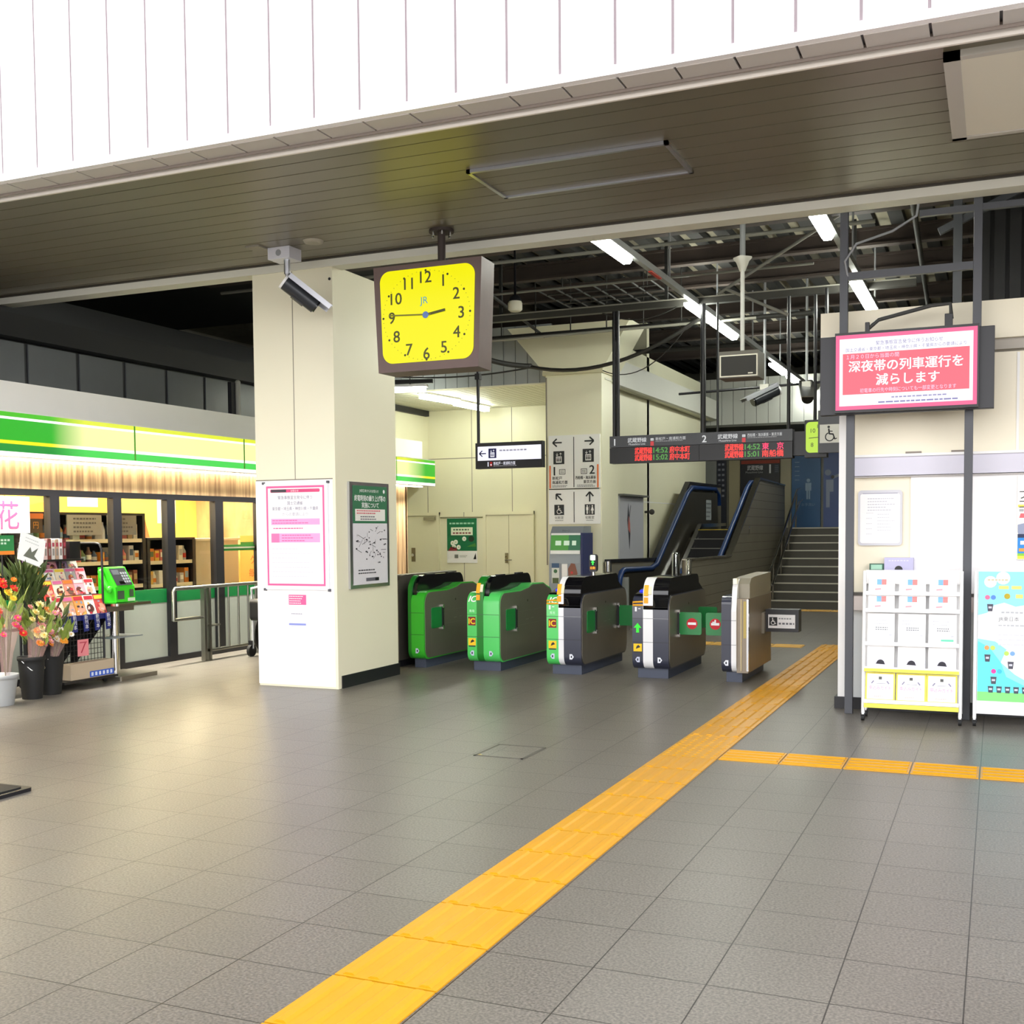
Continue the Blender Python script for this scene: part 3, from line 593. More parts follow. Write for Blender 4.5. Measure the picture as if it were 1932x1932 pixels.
# small signal lamp on the half green gate
t = thing('signal_lamp', 'small column lamp with green arrow and orange word on the half navy gate', 'lamp', (-4.15, 12.1, 1.045))
b = MB(); b.cyl((-4.2, 12.1, 1.045), (-4.2, 12.1, 1.075), .016, CHROME); b.build('stem', t)
F = Face(); F.prism(rr(-4.245, 1.07, -4.155, 1.27, .03), 'y', 12.08, 12.13, BLACK); F.at((-4.2, 12.079, 1.17), *FY); F.rrect(-.03, .03, .03, .09, .01, glow('#e8ffe8', 1.5)); F.rect(-.035, -.03, .035, .03, flat('#0b1a0b')); F.barrow(0, 0.005, .026, 90, glow('#20ff40', 1.6), 2); F.rect(-.036, -.075, .036, -.035, flat('#5a1a05')); F.text('自動', 0, -.055, .03, glow('#ffb020', 1.8), 2); F.build('lamp_face', t)

# ================================================================== HANGING SIGNS
# departure board
t = thing('departure_board', 'wide black departure board with red and green dot displays over the gates', 'departure board', (-3.46, 14.08, 2.4))
F = Face(); BX0, BX1 = -4.63, -2.3; BM = (BX0 + BX1) / 2
F.box((BX0, 14.0, 2.40), (BX1, 14.16, 2.60), BLACK); F.box((BX0, 14.0, 2.605), (BX1, 14.16, 2.75), mat('board_grey', '#46484e', .4)); F.box((-3.455, 13.995, 2.40), (-3.45, 14.0, 2.6), flat('#2a2a2e'))
F.at((0, 13.998, 0), *FY)
WT = glow('#eef0f0', .75); RED = glow('#ff2a1e', 1.4); GRN = glow('#3f8f2a', 1.0)
for (nx, num, jx, jp, dest, r) in ((-4.56, '1', -4.26, '武蔵野線', '新松戸・南浦和方面', None), (-3.385, '2', -3.09, '武蔵野線', '西船橋・海浜幕張・東京方面', None)):
    F.text(num, nx, 2.672, .085, WT, 2, bold=.035); F.text(jp, jx, 2.69, .058, WT, 2, maxw=.25, bold=.015); F.text('Musashino Line', jx, 2.64, .025, WT, 2, maxw=.27)
    ix = jx + .2; F.rect(ix - .022, 2.61, ix + .022, 2.665, glow('#c8141e', .9), 2); F.rect(ix - .02, 2.675, ix + .02, 2.705, WT, 2); F.rect(ix - .015, 2.686, ix + .015, 2.69, BLACK, 3)
    F.text(dest, ix + .045, 2.695, .04, WT, 2, 'l', maxw=.42); F.lines(ix + .045, 2.655, ix + .4, 2.672, 1, glow('#c8c8c8', .5), 2, .008, False)
for (x0, rows) in ((-4.28, (('武蔵野線', '14:52', '府中本町', RED), ('武蔵野線', '15:02', '府中本町', RED))), (-3.115, (('武蔵野線', '14:52', '東　京', glow('#ff2060', 1.4)), ('武蔵野線', '15:01', '南船橋', RED)))):
    for i, (a, tm, de, rc) in enumerate(rows):
        zz = 2.552 - .088 * i
        F.text(a, x0 - .01, zz, .082, RED, 2, 'l', maxw=.23, bold=.02); F.text(tm, x0 + .238, zz, .066, GRN, 2, 'l', maxw=.2, bold=.045); F.text(de, x0 + .45, zz, .082, rc, 2, 'l', maxw=.26, bold=.02)
F.build('display', t)
for px, r_ in ((-4.59, .024), (-4.54, .024), (-3.42, .034)):
    b = MB(); b.cyl((px, 14.08, 2.75), (px, 14.08, 4.36), r_, BLACK, 10); b.build('hanger_pole', t)
for px, rr_ in ((-3.235, .015), (-2.36, .022)):
    b = MB(); b.cyl((px, 14.08, 2.75), (px, 14.08, 4.36), rr_, BLACK, 10); b.build('hanger_pole', t)
# lift direction sign
t = thing('direction_sign', 'lit white sign with left arrow and lift symbol hanging near the second pillar', 'direction sign', (-6.06, 14.05, 2.38))
F = Face(); F.box((-6.55, 14.0, 2.385), (-5.57, 14.1, 2.735), BLACK); F.at((-6.06, 13.998, 2.56), *FY)
WS = glow('#f2f2ff', 1.15); F.rect(-.455, -.065, .475, .125, WS, 1); F.rect(-.455, -.16, .475, -.07, flat('#26262e'), 1); F.arrow(-.38, .03, .05, 180, flat('#1c1c60'), 2, .3); F.lift(-.235, .03, .13, flat('#1c1c60'), WS, 2); F.lines(-.13, .04, .28, .09, 1, flat('#c8c8e6'), 2, .02)
F.text('1', -.30, -.115, .06, WS, 2, bold=.04); F.rect(-.272, -.145, -.24, -.085, flat('#c8141e'), 2); F.rect(-.264, -.135, -.248, -.115, WS, 3); F.text('新松戸・南浦和方面', -.22, -.108, .045, WS, 2, 'l', maxw=.32); F.lines(-.22, -.15, .12, -.135, 1, flat('#b8b8c8'), 2, .008, False); F.build('sign_face', t)
b = MB(); b.cyl((-6.525, 14.05, 2.735), (-6.525, 14.05, 4.36), .022, BLACK, 10); b.box((-6.56, 14.02, 3.6), (-6.49, 14.09, 3.68), BLACK); b.build('hanger_pole', t)
# small green faced clock and wheelchair sign
t = thing('clock', 'lime green square clock half hidden beside the wheelchair sign', 'clock', (-2.03, 14.1, 2.4))
F = Face(); F.box((-2.16, 14.03, 2.40), (-1.9, 14.2, 2.85), BLACK); F.box((-2.3, 14.06, 2.43), (-2.16, 14.18, 2.72), BLACK); F.at((-1.97, 14.028, 2.64), *FY); F.rrect(-.175, -.185, .13, .185, .05, glow('#b9e21c', .95), 1)
F.text('10', -.09, .08, .05, BLACK, 2); F.text('8', -.1, -.09, .05, BLACK, 2); F.text('11', -.02, .13, .045, BLACK, 2); F.bar(0, 0, -.14, -.01, .008, BLACK, 2); F.build('clock_face', t)
b = MB(); b.cyl((-2.05, 14.12, 2.85), (-2.05, 14.12, 4.36), .02, BLACK, 8); b.build('hanger_pole', t)
t = thing('wheelchair_sign', 'grey hanging box sign with wheelchair symbol on white panel', 'sign', (-1.86, 14.0, 2.44))
F = Face(); F.box((-1.99, 13.95, 2.445), (-1.55, 14.02, 2.95), mat('board_grey', '#46484e', .4)); F.at((-1.85, 13.948, 2.67), *FY); F.rect(-.12, -.11, .25, .11, mat('sign_white', '#dcdcd6', .4), 1); F.wheelchair(-.0, 0, .19, flat('#2a2c30'), 2); F.build('sign_face', t)
b = MB(); b.cyl((-1.9, 13.98, 2.95), (-1.9, 13.98, 4.4), .02, BLACK, 8); b.build('hanger_pole', t)
# guide sign fixed to the second pillar
t = thing('direction_sign', 'white guide sign with arrows and symbols fixed on the second pillar', 'direction sign', (-5.99, 16.37, 1.63))
F = Face(); SGW = mat('sign_panel_white', '#eeeeea', .4); DK = flat('#2b2d30'); OR = flat('#f07a3c')
F.box((-6.405, 16.36, 2.185), (-5.57, 16.4, 3.0), SGW); F.box((-6.405, 16.36, 1.635), (-5.57, 16.4, 2.165), SGW); F.at((-5.9875, 16.358, 0), *FY)
F.rect(-.006, 2.2, .006, 2.97, DK); F.rect(-.006, 1.66, .006, 2.13, DK); F.rect(-.41, 2.168, .41, 2.18, DK)
F.arrow(-.27, 2.89, .075, 180, DK, 2, .3); F.arrow(.25, 2.9, .075, 0, DK, 2, .3); F.lift(-.245, 2.66, .2, DK, SGW, 2); F.lift(.235, 2.68, .2, DK, SGW, 2)
F.rect(-.405, 2.19, -.38, 2.54, OR); F.rect(.375, 2.19, .4, 2.54, OR); F.text('1', -.32, 2.455, .13, DK, 2, bold=.035); F.text('2', .295, 2.465, .13, DK, 2, bold=.025)
for sx_ in (-.19, .165): F.frame(sx_ - .05, 2.4, sx_ + .05, 2.48, .008, DK, 2); F.lines(sx_ - .03, 2.415, sx_ + .03, 2.465, 2, DK, 2, .01, False)
F.text('新松戸', -.355, 2.345, .052, DK, 2, 'l', maxw=.16, bold=.015); F.text('南浦和方面', -.355, 2.28, .052, DK, 2, 'l', maxw=.25, bold=.015); F.text('西船橋・海浜幕張', .355, 2.345, .05, DK, 2, 'r', maxw=.33, bold=.015); F.text('東京方面', .355, 2.28, .05, DK, 2, 'r', maxw=.2, bold=.015)
F.lines(-.355, 2.2, -.1, 2.24, 2, flat('#77787a'), 2, .01); F.lines(.05, 2.2, .355, 2.24, 2, flat('#77787a'), 2, .01)
F.arrow(-.245, 2.05, .07, 135, DK, 2, .32); F.arrow(.255, 2.05, .075, 90, DK, 2, .3); F.rect(-.325, 1.775, -.165, 1.935, DK, 1); F.wheelchair(-.245, 1.855, .13, SGW, 2); F.rect(.175, 1.775, .335, 1.935, DK, 1); F.man(.215, 1.855, .13, SGW, 2); F.rect(.253, 1.79, .257, 1.92, SGW, 2); F.man(.297, 1.855, .13, SGW, 2, True)
F.text('化粧室', -.245, 1.735, .045, DK, 2); F.text('化粧室', .255, 1.735, .045, DK, 2); F.lines(-.31, 1.68, -.18, 1.7, 1, flat('#77787a'), 2, .01, False); F.lines(.2, 1.68, .31, 1.7, 1, flat('#77787a'), 2, .01, False); F.build('sign_face', t)

# ================================================================== NOTICE SCREEN ON POSTS
t = thing('display_screen', 'pink notice screen in a black housing carried on dark grey posts', 'screen', (-.69, 9.6, 0))
F = Face(); F.box((-1.225, 9.5, 2.475), (-.145, 9.56, 3.115), BLACK); F.at((-.6875, 9.498, 2.795), *FY)
PK = glow('#f0508c', 1.0); PW = glow('#ffffff', 1.1); PB = glow('#f5586e', 1.0); PT = glow('#6f62b8', .8)
F.rect(-.53, -.3, .53, .3, PK, 1); F.rect(-.5, -.268, .5, .268, PW, 2); F.rect(-.475, -.178, .475, .15, PB, 3)
F.text('緊急事態宣言発令に伴うお知らせ', .03, .222, .034, PT, 3, maxw=.5); F.text('国土交通省・東京都・埼玉県・神奈川県・千葉県からの要請により', 0, .178, .03, PT, 3, maxw=.9)
F.text('１月２０日から当面の間', -.445, .122, .036, glow('#ffd8f4', 1.0), 4, 'l', maxw=.4); F.text('深夜帯の列車運行を', 0.0, .045, .088, PW, 4, maxw=.89, bold=.025); F.text('減らします', .02, -.068, .088, PW, 4, maxw=.49, bold=.025)
F.text('初電車の行先や時刻についても一部変更となります', .02, -.15, .034, glow('#ffd8f4', 1.0), 4, maxw=.72); F.lines(-.1, -.23, .36, -.195, 1, glow('#a9a4d8', .8), 3, .012); F.lines(-.2, -.262, .42, -.235, 1, glow('#8a84c8', .8), 3, .012); F.build('screen', t)
b = MB(); b.box((-1.35, 9.56, 2.465), (-.035, 9.64, 3.1), mat('housing_black', '#2a2b30', .45)); b.box((-1.0, 9.57, 3.1), (-.965, 9.6, 3.2), BLACK); b.box((-.4, 9.57, 3.1), (-.34, 9.6, 3.22), BLACK); b.build('housing', t, .004)
for x in (-1.122, -.217):
    b = MB(); b.box((x - .032, 9.67, 0), (x + .032, 9.73, 2.6), GREYD); b.build('post', t, .003)
for x in (-1.18, -.166):
    b = MB(); b.box((x - .032, 9.67, 2.5), (x + .032, 9.73, 5.2), GREYD); b.build('upper_post', t, .003)
b = MB(); b.box((-1.18, 9.675, 3.57), (-.166, 9.725, 3.63), GREYD); b.box((-.6, 9.675, 4.02), (1.2, 9.725, 4.07), GREYD); b.build('cross_bar', t)
b = MB(); b.tube([(-1.15, 9.68, 3.6), (-1.17, 9.66, 3.72), (-1.08, 9.65, 3.85), (-.8, 9.64, 3.92), (-.62, 9.64, 4.02), (-.58, 9.64, 4.3)], .01, GREYP, 8); b.build('cable', t)
b = MB(); b.tube([(-.98, 9.6, 3.15), (-.9, 9.62, 3.22), (-.5, 9.62, 3.3), (-.36, 9.6, 3.3), (-.35, 9.59, 3.18)], .016, flat('#3a3a38'), 8); b.build('cable', t)

# ================================================================== SQUARE CLOCK UNDER THE SOFFIT
t = thing('station_clock', 'big yellow square clock in a rusty brown case hung from the soffit', 'clock', (-4.6, 9.0, 2.95))
YF, YK = 8.85, 9.15; xc = -4.6
b = MB()
def ring_pts(y, k): return [(xc + a * k, y, z) for a, z in ((-.525, 3.885), (.535, 3.885), (.495, 2.955), (-.485, 2.955))]
A = ring_pts(YF, 1); B_ = ring_pts(YK, .97); b.add(A + B_, [(3, 2, 1, 0), (4, 5, 6, 7), (0, 1, 5, 4), (1, 2, 6, 5), (2, 3, 7, 6), (3, 0, 4, 7)][0:6], CLOCKB)
b.box((xc - .45, YK - .02, 3.0), (xc + .45, YK + .02, 3.84), GREYP); b.build('case', t)
F = Face((xc, YF - .004, 3.43)); CLK = mat('clock_dial', '#4c4a00', .25, emit=.95, ecol='#f8f000', spec=.15)
def tq(x, z): k = 1 + (z / .43) * .03; return (x * k + .008, z)
F.poly([tq(*p) for p in rr(-.455, -.40, .455, .41, .1, 8)], CLK, 1); DKG = flat('#4a4a10')
for i in range(1, 13):
    a = math.radians(90 - 30 * i); x, z = .34 * math.cos(a), .33 * math.sin(a)
    F.text(str(i), x, z, .1, DKG, 2, bold=.02); F.disc(.425 * math.cos(a), .385 * math.sin(a), .011, DKG, 2, 8)
for i in range(60):
    a = math.radians(6 * i); F.disc(.425 * math.cos(a), .385 * math.sin(a), .0035, DKG, 2, 6)
F.text('JR', -.02, .13, .06, flat('#3aa0c8'), 2)
dial = F.build('dial', t)
F = Face((xc, YF - .012, 3.43)); F.bar(-.03, -.005, .19, .03, .024, DKG, 1); F.build('hour_hand', dial)
F = Face((xc, YF - .015, 3.43)); F.bar(.05, 0, -.36, .02, .014, flat('#77741c'), 1); F.disc(0, 0, .03, flat('#5a7ab8'), 2); F.build('minute_hand', dial)
b = MB(); b.cyl((-4.52, 9.0, 3.88), (-4.52, 9.0, 4.19), .035, RUSTY); b.cyl((-4.52, 9.0, 4.165), (-4.52, 9.0, 4.19), .11, RUSTY, 18); b.cyl((-4.52, 9.0, 3.88), (-4.52, 9.0, 3.9), .1, RUSTY, 18)
hg = b.build('hanger', t); b = MB()
for k in range(6): a = k * math.pi / 3; b.cyl((-4.52 + .085 * math.cos(a), 9.0 + .085 * math.sin(a), 4.13), (-4.52 + .085 * math.cos(a), 9.0 + .085 * math.sin(a), 4.17), .011, CHROME, 6)
b.build('bolts', hg)

# ================================================================== SOFFIT FITTINGS
t = thing('security_camera', 'silver security camera hanging from the front soffit before the pillar', 'camera', (-6.12, 8.95, 3.6))
b = MB(); b.box((-6.27, 8.88, 4.08), (-6.03, 9.08, 4.19), mat('camera_white', '#d9d9e2', .3, .3)); b.cyl((-6.15, 8.878, 4.135), (-6.15, 8.882, 4.135), .03, GREYP); b.build('mount', t, .004)
b = MB(); b.cyl((-6.11, 8.96, 3.95), (-6.11, 8.96, 4.1), .03, ALU); b.cyl((-6.1, 8.96, 3.84), (-6.11, 8.96, 3.96), .02, ALU); b.sphere((-6.1, 8.96, 3.86), .035, ALU); b.build('arm', t)
def cctv(t, c, d, k=1.0, dark=False):
    c, d = Vector(c), Vector(d).normalized(); sd = d.cross(Vector((0, 0, 1))).normalized(); u = sd.cross(d)
    b = MB(); b.cyl(c - d * .17 * k, c + d * .15 * k, .066 * k, mat('camera_body', '#34373c', .3, .3), 18); b.cyl(c - d * .185 * k, c - d * .165 * k, .068 * k, WHITE, 18); b.obox(c - u * .062 * k, d * .06 * k, sd * .03 * k, u * .008 * k, BLACK); cb = b.build('body', t)
    b = MB(); b.obox(c + u * .075 * k + d * .04 * k, d * .22 * k, sd * .075 * k, u * .004 * k, ALU); b.obox(c + u * .055 * k + sd * .075 * k + d * .04 * k, d * .21 * k, sd * .003 * k, u * .02 * k, ALU); b.obox(c + u * .055 * k - sd * .075 * k + d * .04 * k, d * .21 * k, sd * .003 * k, u * .02 * k, ALU); b.build('sun_shield', t)
    b = MB(); b.cyl(c + d * .15 * k, c + d * .165 * k, .055 * k, BLACKG, 18); b.build('lens', cb)
cctv(t, (-6.0, 9.02, 3.76), (.62, .52, -.6), 1.1)
b = MB(); b.prism(rr(-6.42, 8.74, -6.27, 8.89, .01, 2), 'z', 4.175, 4.19, flat('#8a8578')); tag(b.build('ceiling_vent'), 'small square plate on the soffit left of the security camera', 'vent')
b = MB(); b.lathe((-5.74, 8.84, 4.165), [(.06, 0), (.085, .006), (.095, .026)], flat('#a39d8e'), 20); tag(b.build('smoke_detector'), 'flat round detector on the soffit right of the security camera', 'detector')
t = thing('ceiling_hatch', 'long shallow aluminium framed hatch in the slatted soffit', 'hatch', (-2.85, 7.96, 4.17))
b = MB(); x0, x1, y0, y1 = -3.61, -2.09, 7.6, 8.31
for q in (((x0, y0), (x1, y0 + .03)), ((x0, y1 - .03), (x1, y1)), ((x0, y0), (x0 + .03, y1)), ((x1 - .03, y0), (x1, y1))): b.box((*q[0], 4.165), (*q[1], 4.195), ALU)
b.build('frame', t)
b = MB(); yy = y0 + .03
while yy < y1 - .05: b.box((x0 + .03, yy, 4.178), (x1 - .03, min(yy + .17, y1 - .03), 4.19), SOFF); yy += .178
b.build('slats', t)
t = thing('ceiling_panel', 'large pale rectangular ceiling panel with metal frame above the screen', 'ceiling panel', (.5, 7.58, 4.15))
b = MB(); x0, x1, y0, y1 = -.31, 1.4, 6.86, 8.32
for q in (((x0, y0), (x1, y0 + .05)), ((x0, y1 - .05), (x1, y1)), ((x0, y0), (x0 + .09, y1)), ((x1 - .05, y0), (x1, y1))): b.box((*q[0], 4.15), (*q[1], 4.195), mat('panel_frame', '#b7b2a8', .4))
b.build('frame', t); b = MB(); b.box((x0 + .09, y0 + .05, 4.16), (x1 - .05, y1 - .05, 4.19), mat('panel_pale', '#dcd6c4', .5)); b.build('diffuser', t)

# ================================================================== STATION LIGHTS
def lamp_row(label, x, z, segs, y0, y1, group, strip=True):
    t = thing('light_rail', label, 'light fitting', (x, (y0 + y1) / 2, z))
    b = MB(); b.box((x - .03 + .05, y0, z + .05), (x + .03 + .05, y1, z + .12), mat('rail_grey', '#8d8f8e', .4)); b.build('rail', t)
    for y in [y0 + .3 + i * 2.4 for i in range(int((y1 - y0) / 2.4))]:
        b = MB(); b.cyl((x + .05, y, z + .12), (x + .05, y, 5.2), .012, GREYP, 6); b.build('hanger_rod', t)
    for a, c_ in segs:
        b = MB(); b.prism([(x - .055, z + .05), (x - .06, z + .02), (x - .035, z - .015), (x + .035, z - .015), (x + .06, z + .02), (x + .055, z + .05)], 'y', a, c_, TUBEM); o = b.build('light_tube', t)
    return t
l1 = lamp_row('long row of bright tube lights over the gates and departure board', -3.55, 4.3, [(10.2, 11.32), (13.85, 15.05), (15.15, 16.5), (19.5, 20.7), (21.2, 22.2), (23.4, 24.0)], 10.1, 24, '')
b = MB(); b.obox((-3.5, 12.2, 4.344), (.02, 0, 0), (0, .2, 0), (0, 0, .006), flat('#c23a2a')); b.build('red_label', l1)
lamp_row('short row of bright tube lights passing above the pink screen', -1.52, 4.3, [(10.15, 11.22), (13.45, 14.6), (14.7, 15.5), (17.5, 18.7)], 10.1, 19.5, '')
for lb, p0, p1 in (('bright tube light over the back doors, hung on chains at the front', (-8.86, 15.75), (-8.3, 15.9)), ('bright tube light under the slatted alcove ceiling, middle one', (-8.78, 16.7), (-8.66, 17.75)), ('bright tube light under the slatted alcove ceiling, nearest the back wall', (-8.74, 17.9), (-8.68, 19.05))):
    t = thing('tube_light', lb, 'light fitting', ((p0[0] + p1[0]) / 2, (p0[1] + p1[1]) / 2, 3.7)); z = 3.77
    first = p0[1] < 16
    d = Vector((p1[0] - p0[0], p1[1] - p0[1], 0)); L_ = d.length / 2; d.normalize(); n = Vector((-d.y, d.x, 0)); c_ = Vector(((p0[0] + p1[0]) / 2, (p0[1] + p1[1]) / 2, z))
    b = MB(); b.obox(c_, d * L_, n * .06, Vector((0, 0, .03)), TUBEA); b.build('light_tube', t)
    b = MB(); b.obox(c_ + Vector((0, 0, .06)), d * (L_ + .03), n * .08, Vector((0, 0, .018)), WHITE)
    if first: b.obox(c_ + Vector((0, 0, .13)), d * (L_ + .12), n * .03, Vector((0, 0, .03)), flat('#2b2b2b')); b.cyl(c_ + Vector((.05, 0, .1)), c_ + Vector((.05, 0, 1.44)), .01, BLACK, 6); b.cyl(c_ + Vector((.05, 0, .06)), c_ + Vector((.05, 0, .14)), .01, BLACK, 6)
    b.build('housing', t)

# ================================================================== ESCALATOR AND STAIR RAILS
t = thing('escalator', 'dark stainless escalator with blue handrails rising beside the stairs', 'escalator', (-4.9, 20, 0))
b = Face(); b.prism([(16.55, 0), (16.55, 1.07), (19.5, 1.06), (22.1, 2.5), (24.9, 2.46), (24.9, 0)], 'x', -4.33, -4.25, STEELD); b.at((-4.249, 0, 0), *FX)
for i in range(1, 16): b.rect(16.6, .16 * i, 24.85, .16 * i + .006, flat('#45413a'), 1) if .16 * i < 1.05 else b.rect(19.5 + (.16 * i - 1.06) / .554 + .05, .16 * i, 24.85, .16 * i + .006, flat('#45413a'), 1)
b.rect(21.05, 1.42, 21.12, 1.58, CHROME, 2); b.cyl((-4.29, 16.55, 0), (-4.29, 16.55, 1.08), .05, STEEL); b.build('outer_panel', t)
b = MB(); b.prism([(16.55, 1.065), (19.5, 1.055), (22.1, 2.495), (24.9, 2.455), (24.9, 2.485), (22.1, 2.53), (19.5, 1.085), (16.55, 1.095)], 'x', -4.345, -4.235, mat('panel_cap', '#a7a296', .25, 1)); b.build('panel_cap', t)
b = Face(); b.prism([(16.42, 0), (16.42, 1.05), (19.0, 1.02), (21.3, 2.41), (24.0, 2.44), (24.0, 0)], 'x', -5.5, -5.44, STEELD); b.cyl((-5.47, 16.45, .9), (-5.47, 16.45, 1.06), .05, CHROME); b.build('outer_panel', t)
b = MB(); b.prism([(16.42, 1.04), (19.0, 1.0), (21.3, 2.4), (24.0, 2.43), (24.0, 2.47), (21.28, 2.45), (18.98, 1.05), (16.42, 1.09)], 'x', -5.52, -5.42, BLACK); b.build('panel_cap', t)
for xx, nm in ((-4.44, 1), (-5.38, 2)):
    ys, zs, ye, ze = ((19.4, .99, 22.0, 2.44) if nm == 1 else (18.75, .91, 21.1, 2.33)); yn = 16.95
    pts = [(xx, yn + .05, .42)] + [(xx, yn - .24 * math.sin(math.radians(a)), .67 - .24 * math.cos(math.radians(a))) for a in (30, 60, 90, 120, 150)] + [(xx, yn, .91), (xx, ys - .3, zs - .03), (xx, ys + .05, zs + .03), (xx, ye - .2, ze - .12), (xx, ye + .15, ze), (xx, ye + 2.1, ze + .03), (xx, ye + 2.4, ze - .08), (xx, ye + 2.45, ze - .3)]
    b = MB(); b.tube(pts, .045, BLUEH, 10); b.build('handrail', t)
    b = Face(); b.prism([(yn, .25), (yn - .15, .5), (yn, .85), (ys - .2, zs - .08), (ye, ze - .08), (ye + 2.2, ze - .05), (ye + 2.3, 1.5), (ye + .1, 1.5), (ys - .2, .05)], 'x', xx - .02, xx + .02, mat('balustrade_dark', '#4a463d', .3, .5))
    if nm == 2: b.at((xx + .022, 0, 0), *FX); b.rect(22.3, 1.72, 22.75, 2.12, flat('#9aa0a2'), 1); b.lines(22.33, 1.75, 22.72, 2.09, 4, flat('#5a5f61'), 2); b.box((xx, 16.85, .2), (xx + .1, 16.9, .8), flat('#8b8e8a'))
    b.build('balustrade', t)
b = MB(); b.prism([(18.6, .1), (21.2, 1.56), (23.3, 1.6), (23.3, 1.66), (21.2, 1.64), (18.55, .2)], 'x', -5.25, -5.17, CHROME); b.build('skirt', t)
b = MB(); BL = mat('escalator_step', '#121212', .5, .4); EY = mat('step_edge', '#b8a12e', .5)
for i in range(9):
    y0 = 18.5 + .3 * i; z1 = .17 * (i + 1); b.box((-5.17, y0, 0), (-4.5, 23.4, z1), BL); b.box((-5.17, y0 - .006, z1 - .012), (-4.5, y0 + .03, z1 + .003), EY if i > 7 else flat('#77766c'))
b.box((-5.17, 16.6, 0), (-4.5, 18.5, .03), STEEL); b.build('steps', t)
for y, z, r, lb in ((16.05, 1.2, .058, 'taller stainless bollard at the escalator foot'), (16.28, 1.1, .042, 'shorter stainless bollard against the escalator panel')):
    x = -4.30 if z > 1.15 else -4.17
    b = MB(); b.lathe((x, y, 0), [(r * 1.5, 0), (r * 1.5, .015), (r, .02), (r, z - .02), (r * .8, z)], CHROME); tag(b.build('bollard'), lb, 'bollard', 'escalator bollards')
t = thing('stair_handrail', 'double steel handrail climbing the left side of the stairs', 'handrail', (-4.0, 22, 0))
for dz, xx in ((0, -3.98), (-.26, -3.93)):
    b = MB(); b.tube([(xx, 21.65, .72 + dz), (xx, 21.95, .84 + dz), (xx, 24.9, 2.37 + dz), (xx, 25.3, 2.42 + dz)], .022, CHROME); b.build('rail', t)
for i in range(4):
    y = 22.1 + .9 * i; b = MB(); b.cyl((-4.0, y, .517 * (y - 22)), (-3.98, y, .84 + .519 * (y - 21.95)), .018, STEEL); b.build('post', t)
# boards at the head of the stairs
t = thing('platform_board', 'black platform board with large white 1 behind the escalator', 'signboard', (-5.0, 26.1, 1.55))
F = Face(); F.box((-5.46, 26.06, 1.56), (-4.57, 26.14, 3.15), BLACK); F.at((-5.0, 26.058, 0), *FY); F.rect(-.44, 3.02, .44, 3.1, flat('#a5432c'), 1); F.text('武蔵野線', -.12, 2.93, .11, WHITE, 2, maxw=.36); F.text('Musashino Line', -.14, 2.83, .045, flat('#b8b8b4'), 2, maxw=.4); F.text('1', .22, 2.9, .2, WHITE, 2, bold=.03); F.rect(.32, 2.8, .42, 3.0, flat('#3c4048'), 1); F.lines(.33, 2.82, .41, 2.98, 4, flat('#8a8c90'), 2); F.build('board', t)
t = thing('stop_list_board', 'narrow dark board with vertical white station lettering by the escalator head', 'signboard', (-5.86, 26.0, 1.55))
F = Face(); F.box((-5.97, 25.92, 1.56), (-5.76, 26.0, 3.3), flat('#3a3d46')); F.at((-5.865, 25.918, 0), *FY); 
for i in range(8): F.lines(-.08, 3.1 - i * .12, .08, 3.18 - i * .12, 1, flat('#9a9ca4'), 1, .05, False)
F.build('board', t)
BLU = mat('poster_blue', '#2c6297', .4, var=.15, vscale=2)
t = thing('toilet_notice', 'tall blue notice panel with white standing figure at the stair head', 'poster', (-3.95, 26.1, 1.56))
F = Face(); F.box((-4.3, 26.1, 1.56), (-3.66, 26.14, 3.3), BLU); F.at((-3.93, 26.098, 0), *FY); F.man(0, 2.42, .46, flat('#a9c4dd'), 1); F.text('お手洗い', 0, 2.07, .07, flat('#7ea4c8'), 1, maxw=.4)
for i in range(5): F.rect(-.3, 2.62 + i * .1, -.2, 2.635 + i * .1, flat('#8fb0cc'), 1)
F.build('panel', t)
t = thing('toilet_notice', 'tall violet blue notice panel with pale arm shape right of the figure panel', 'poster', (-3.3, 26.1, 1.56))
F = Face(); F.box((-3.6, 26.1, 1.56), (-2.4, 26.14, 3.3), mat('poster_violet', '#4c62a0', .4)); F.at((-3.4, 26.098, 0), *FY); F.rect(-.14, 2.0, -.06, 2.62, flat('#a9b4cc'), 1); F.rect(-.06, 2.35, .02, 2.62, flat('#a9b4cc'), 1); F.disc(-.1, 2.78, .07, flat('#98a4bc'), 1, 12); F.disc(.0, 2.68, .04, BLACK, 2, 12); F.bar(.0, 2.66, .14, 2.72, .06, flat('#98a4bc'), 1); F.build('panel', t)
# koi banner box beside the escalator
t = thing('picture_panel', 'grey white panel with a red fish picture mounted beside the escalator', 'picture', (-5.72, 18.4, 1.0))
F = Face(); F.box((-5.75, 17.75, 1.0), (-5.7, 19.1, 2.1), mat('panel_lilac', '#b9bac2', .4)); F.box((-5.75, 17.72, 2.1), (-5.62, 19.2, 2.13), flat('#5d5e5a')); F.at((-5.699, 18.25, 1.6), *FX)
F.poly([(-.04, .4), (.04, .1), (.08, -.1), (.03, -.4), (-.04, -.1), (-.1, .1)], flat('#3c3f4a'), 1); F.poly([(-.03, .18), (.06, .05), (.06, -.12), (-.06, -.05)], flat('#c0706a'), 2); F.bar(.1, .35, .02, .15, .03, flat('#55565e'), 1); F.build('panel', t)
b = MB(); b.sphere((-5.62, 19.35, 1.85), .05, flat('#3d3c36')); b.cyl((-5.75, 19.35, 1.85), (-5.62, 19.35, 1.85), .02, BLACK); tag(b.build('wall_speaker'), 'small dark round speaker on the cream escalator wall', 'speaker')
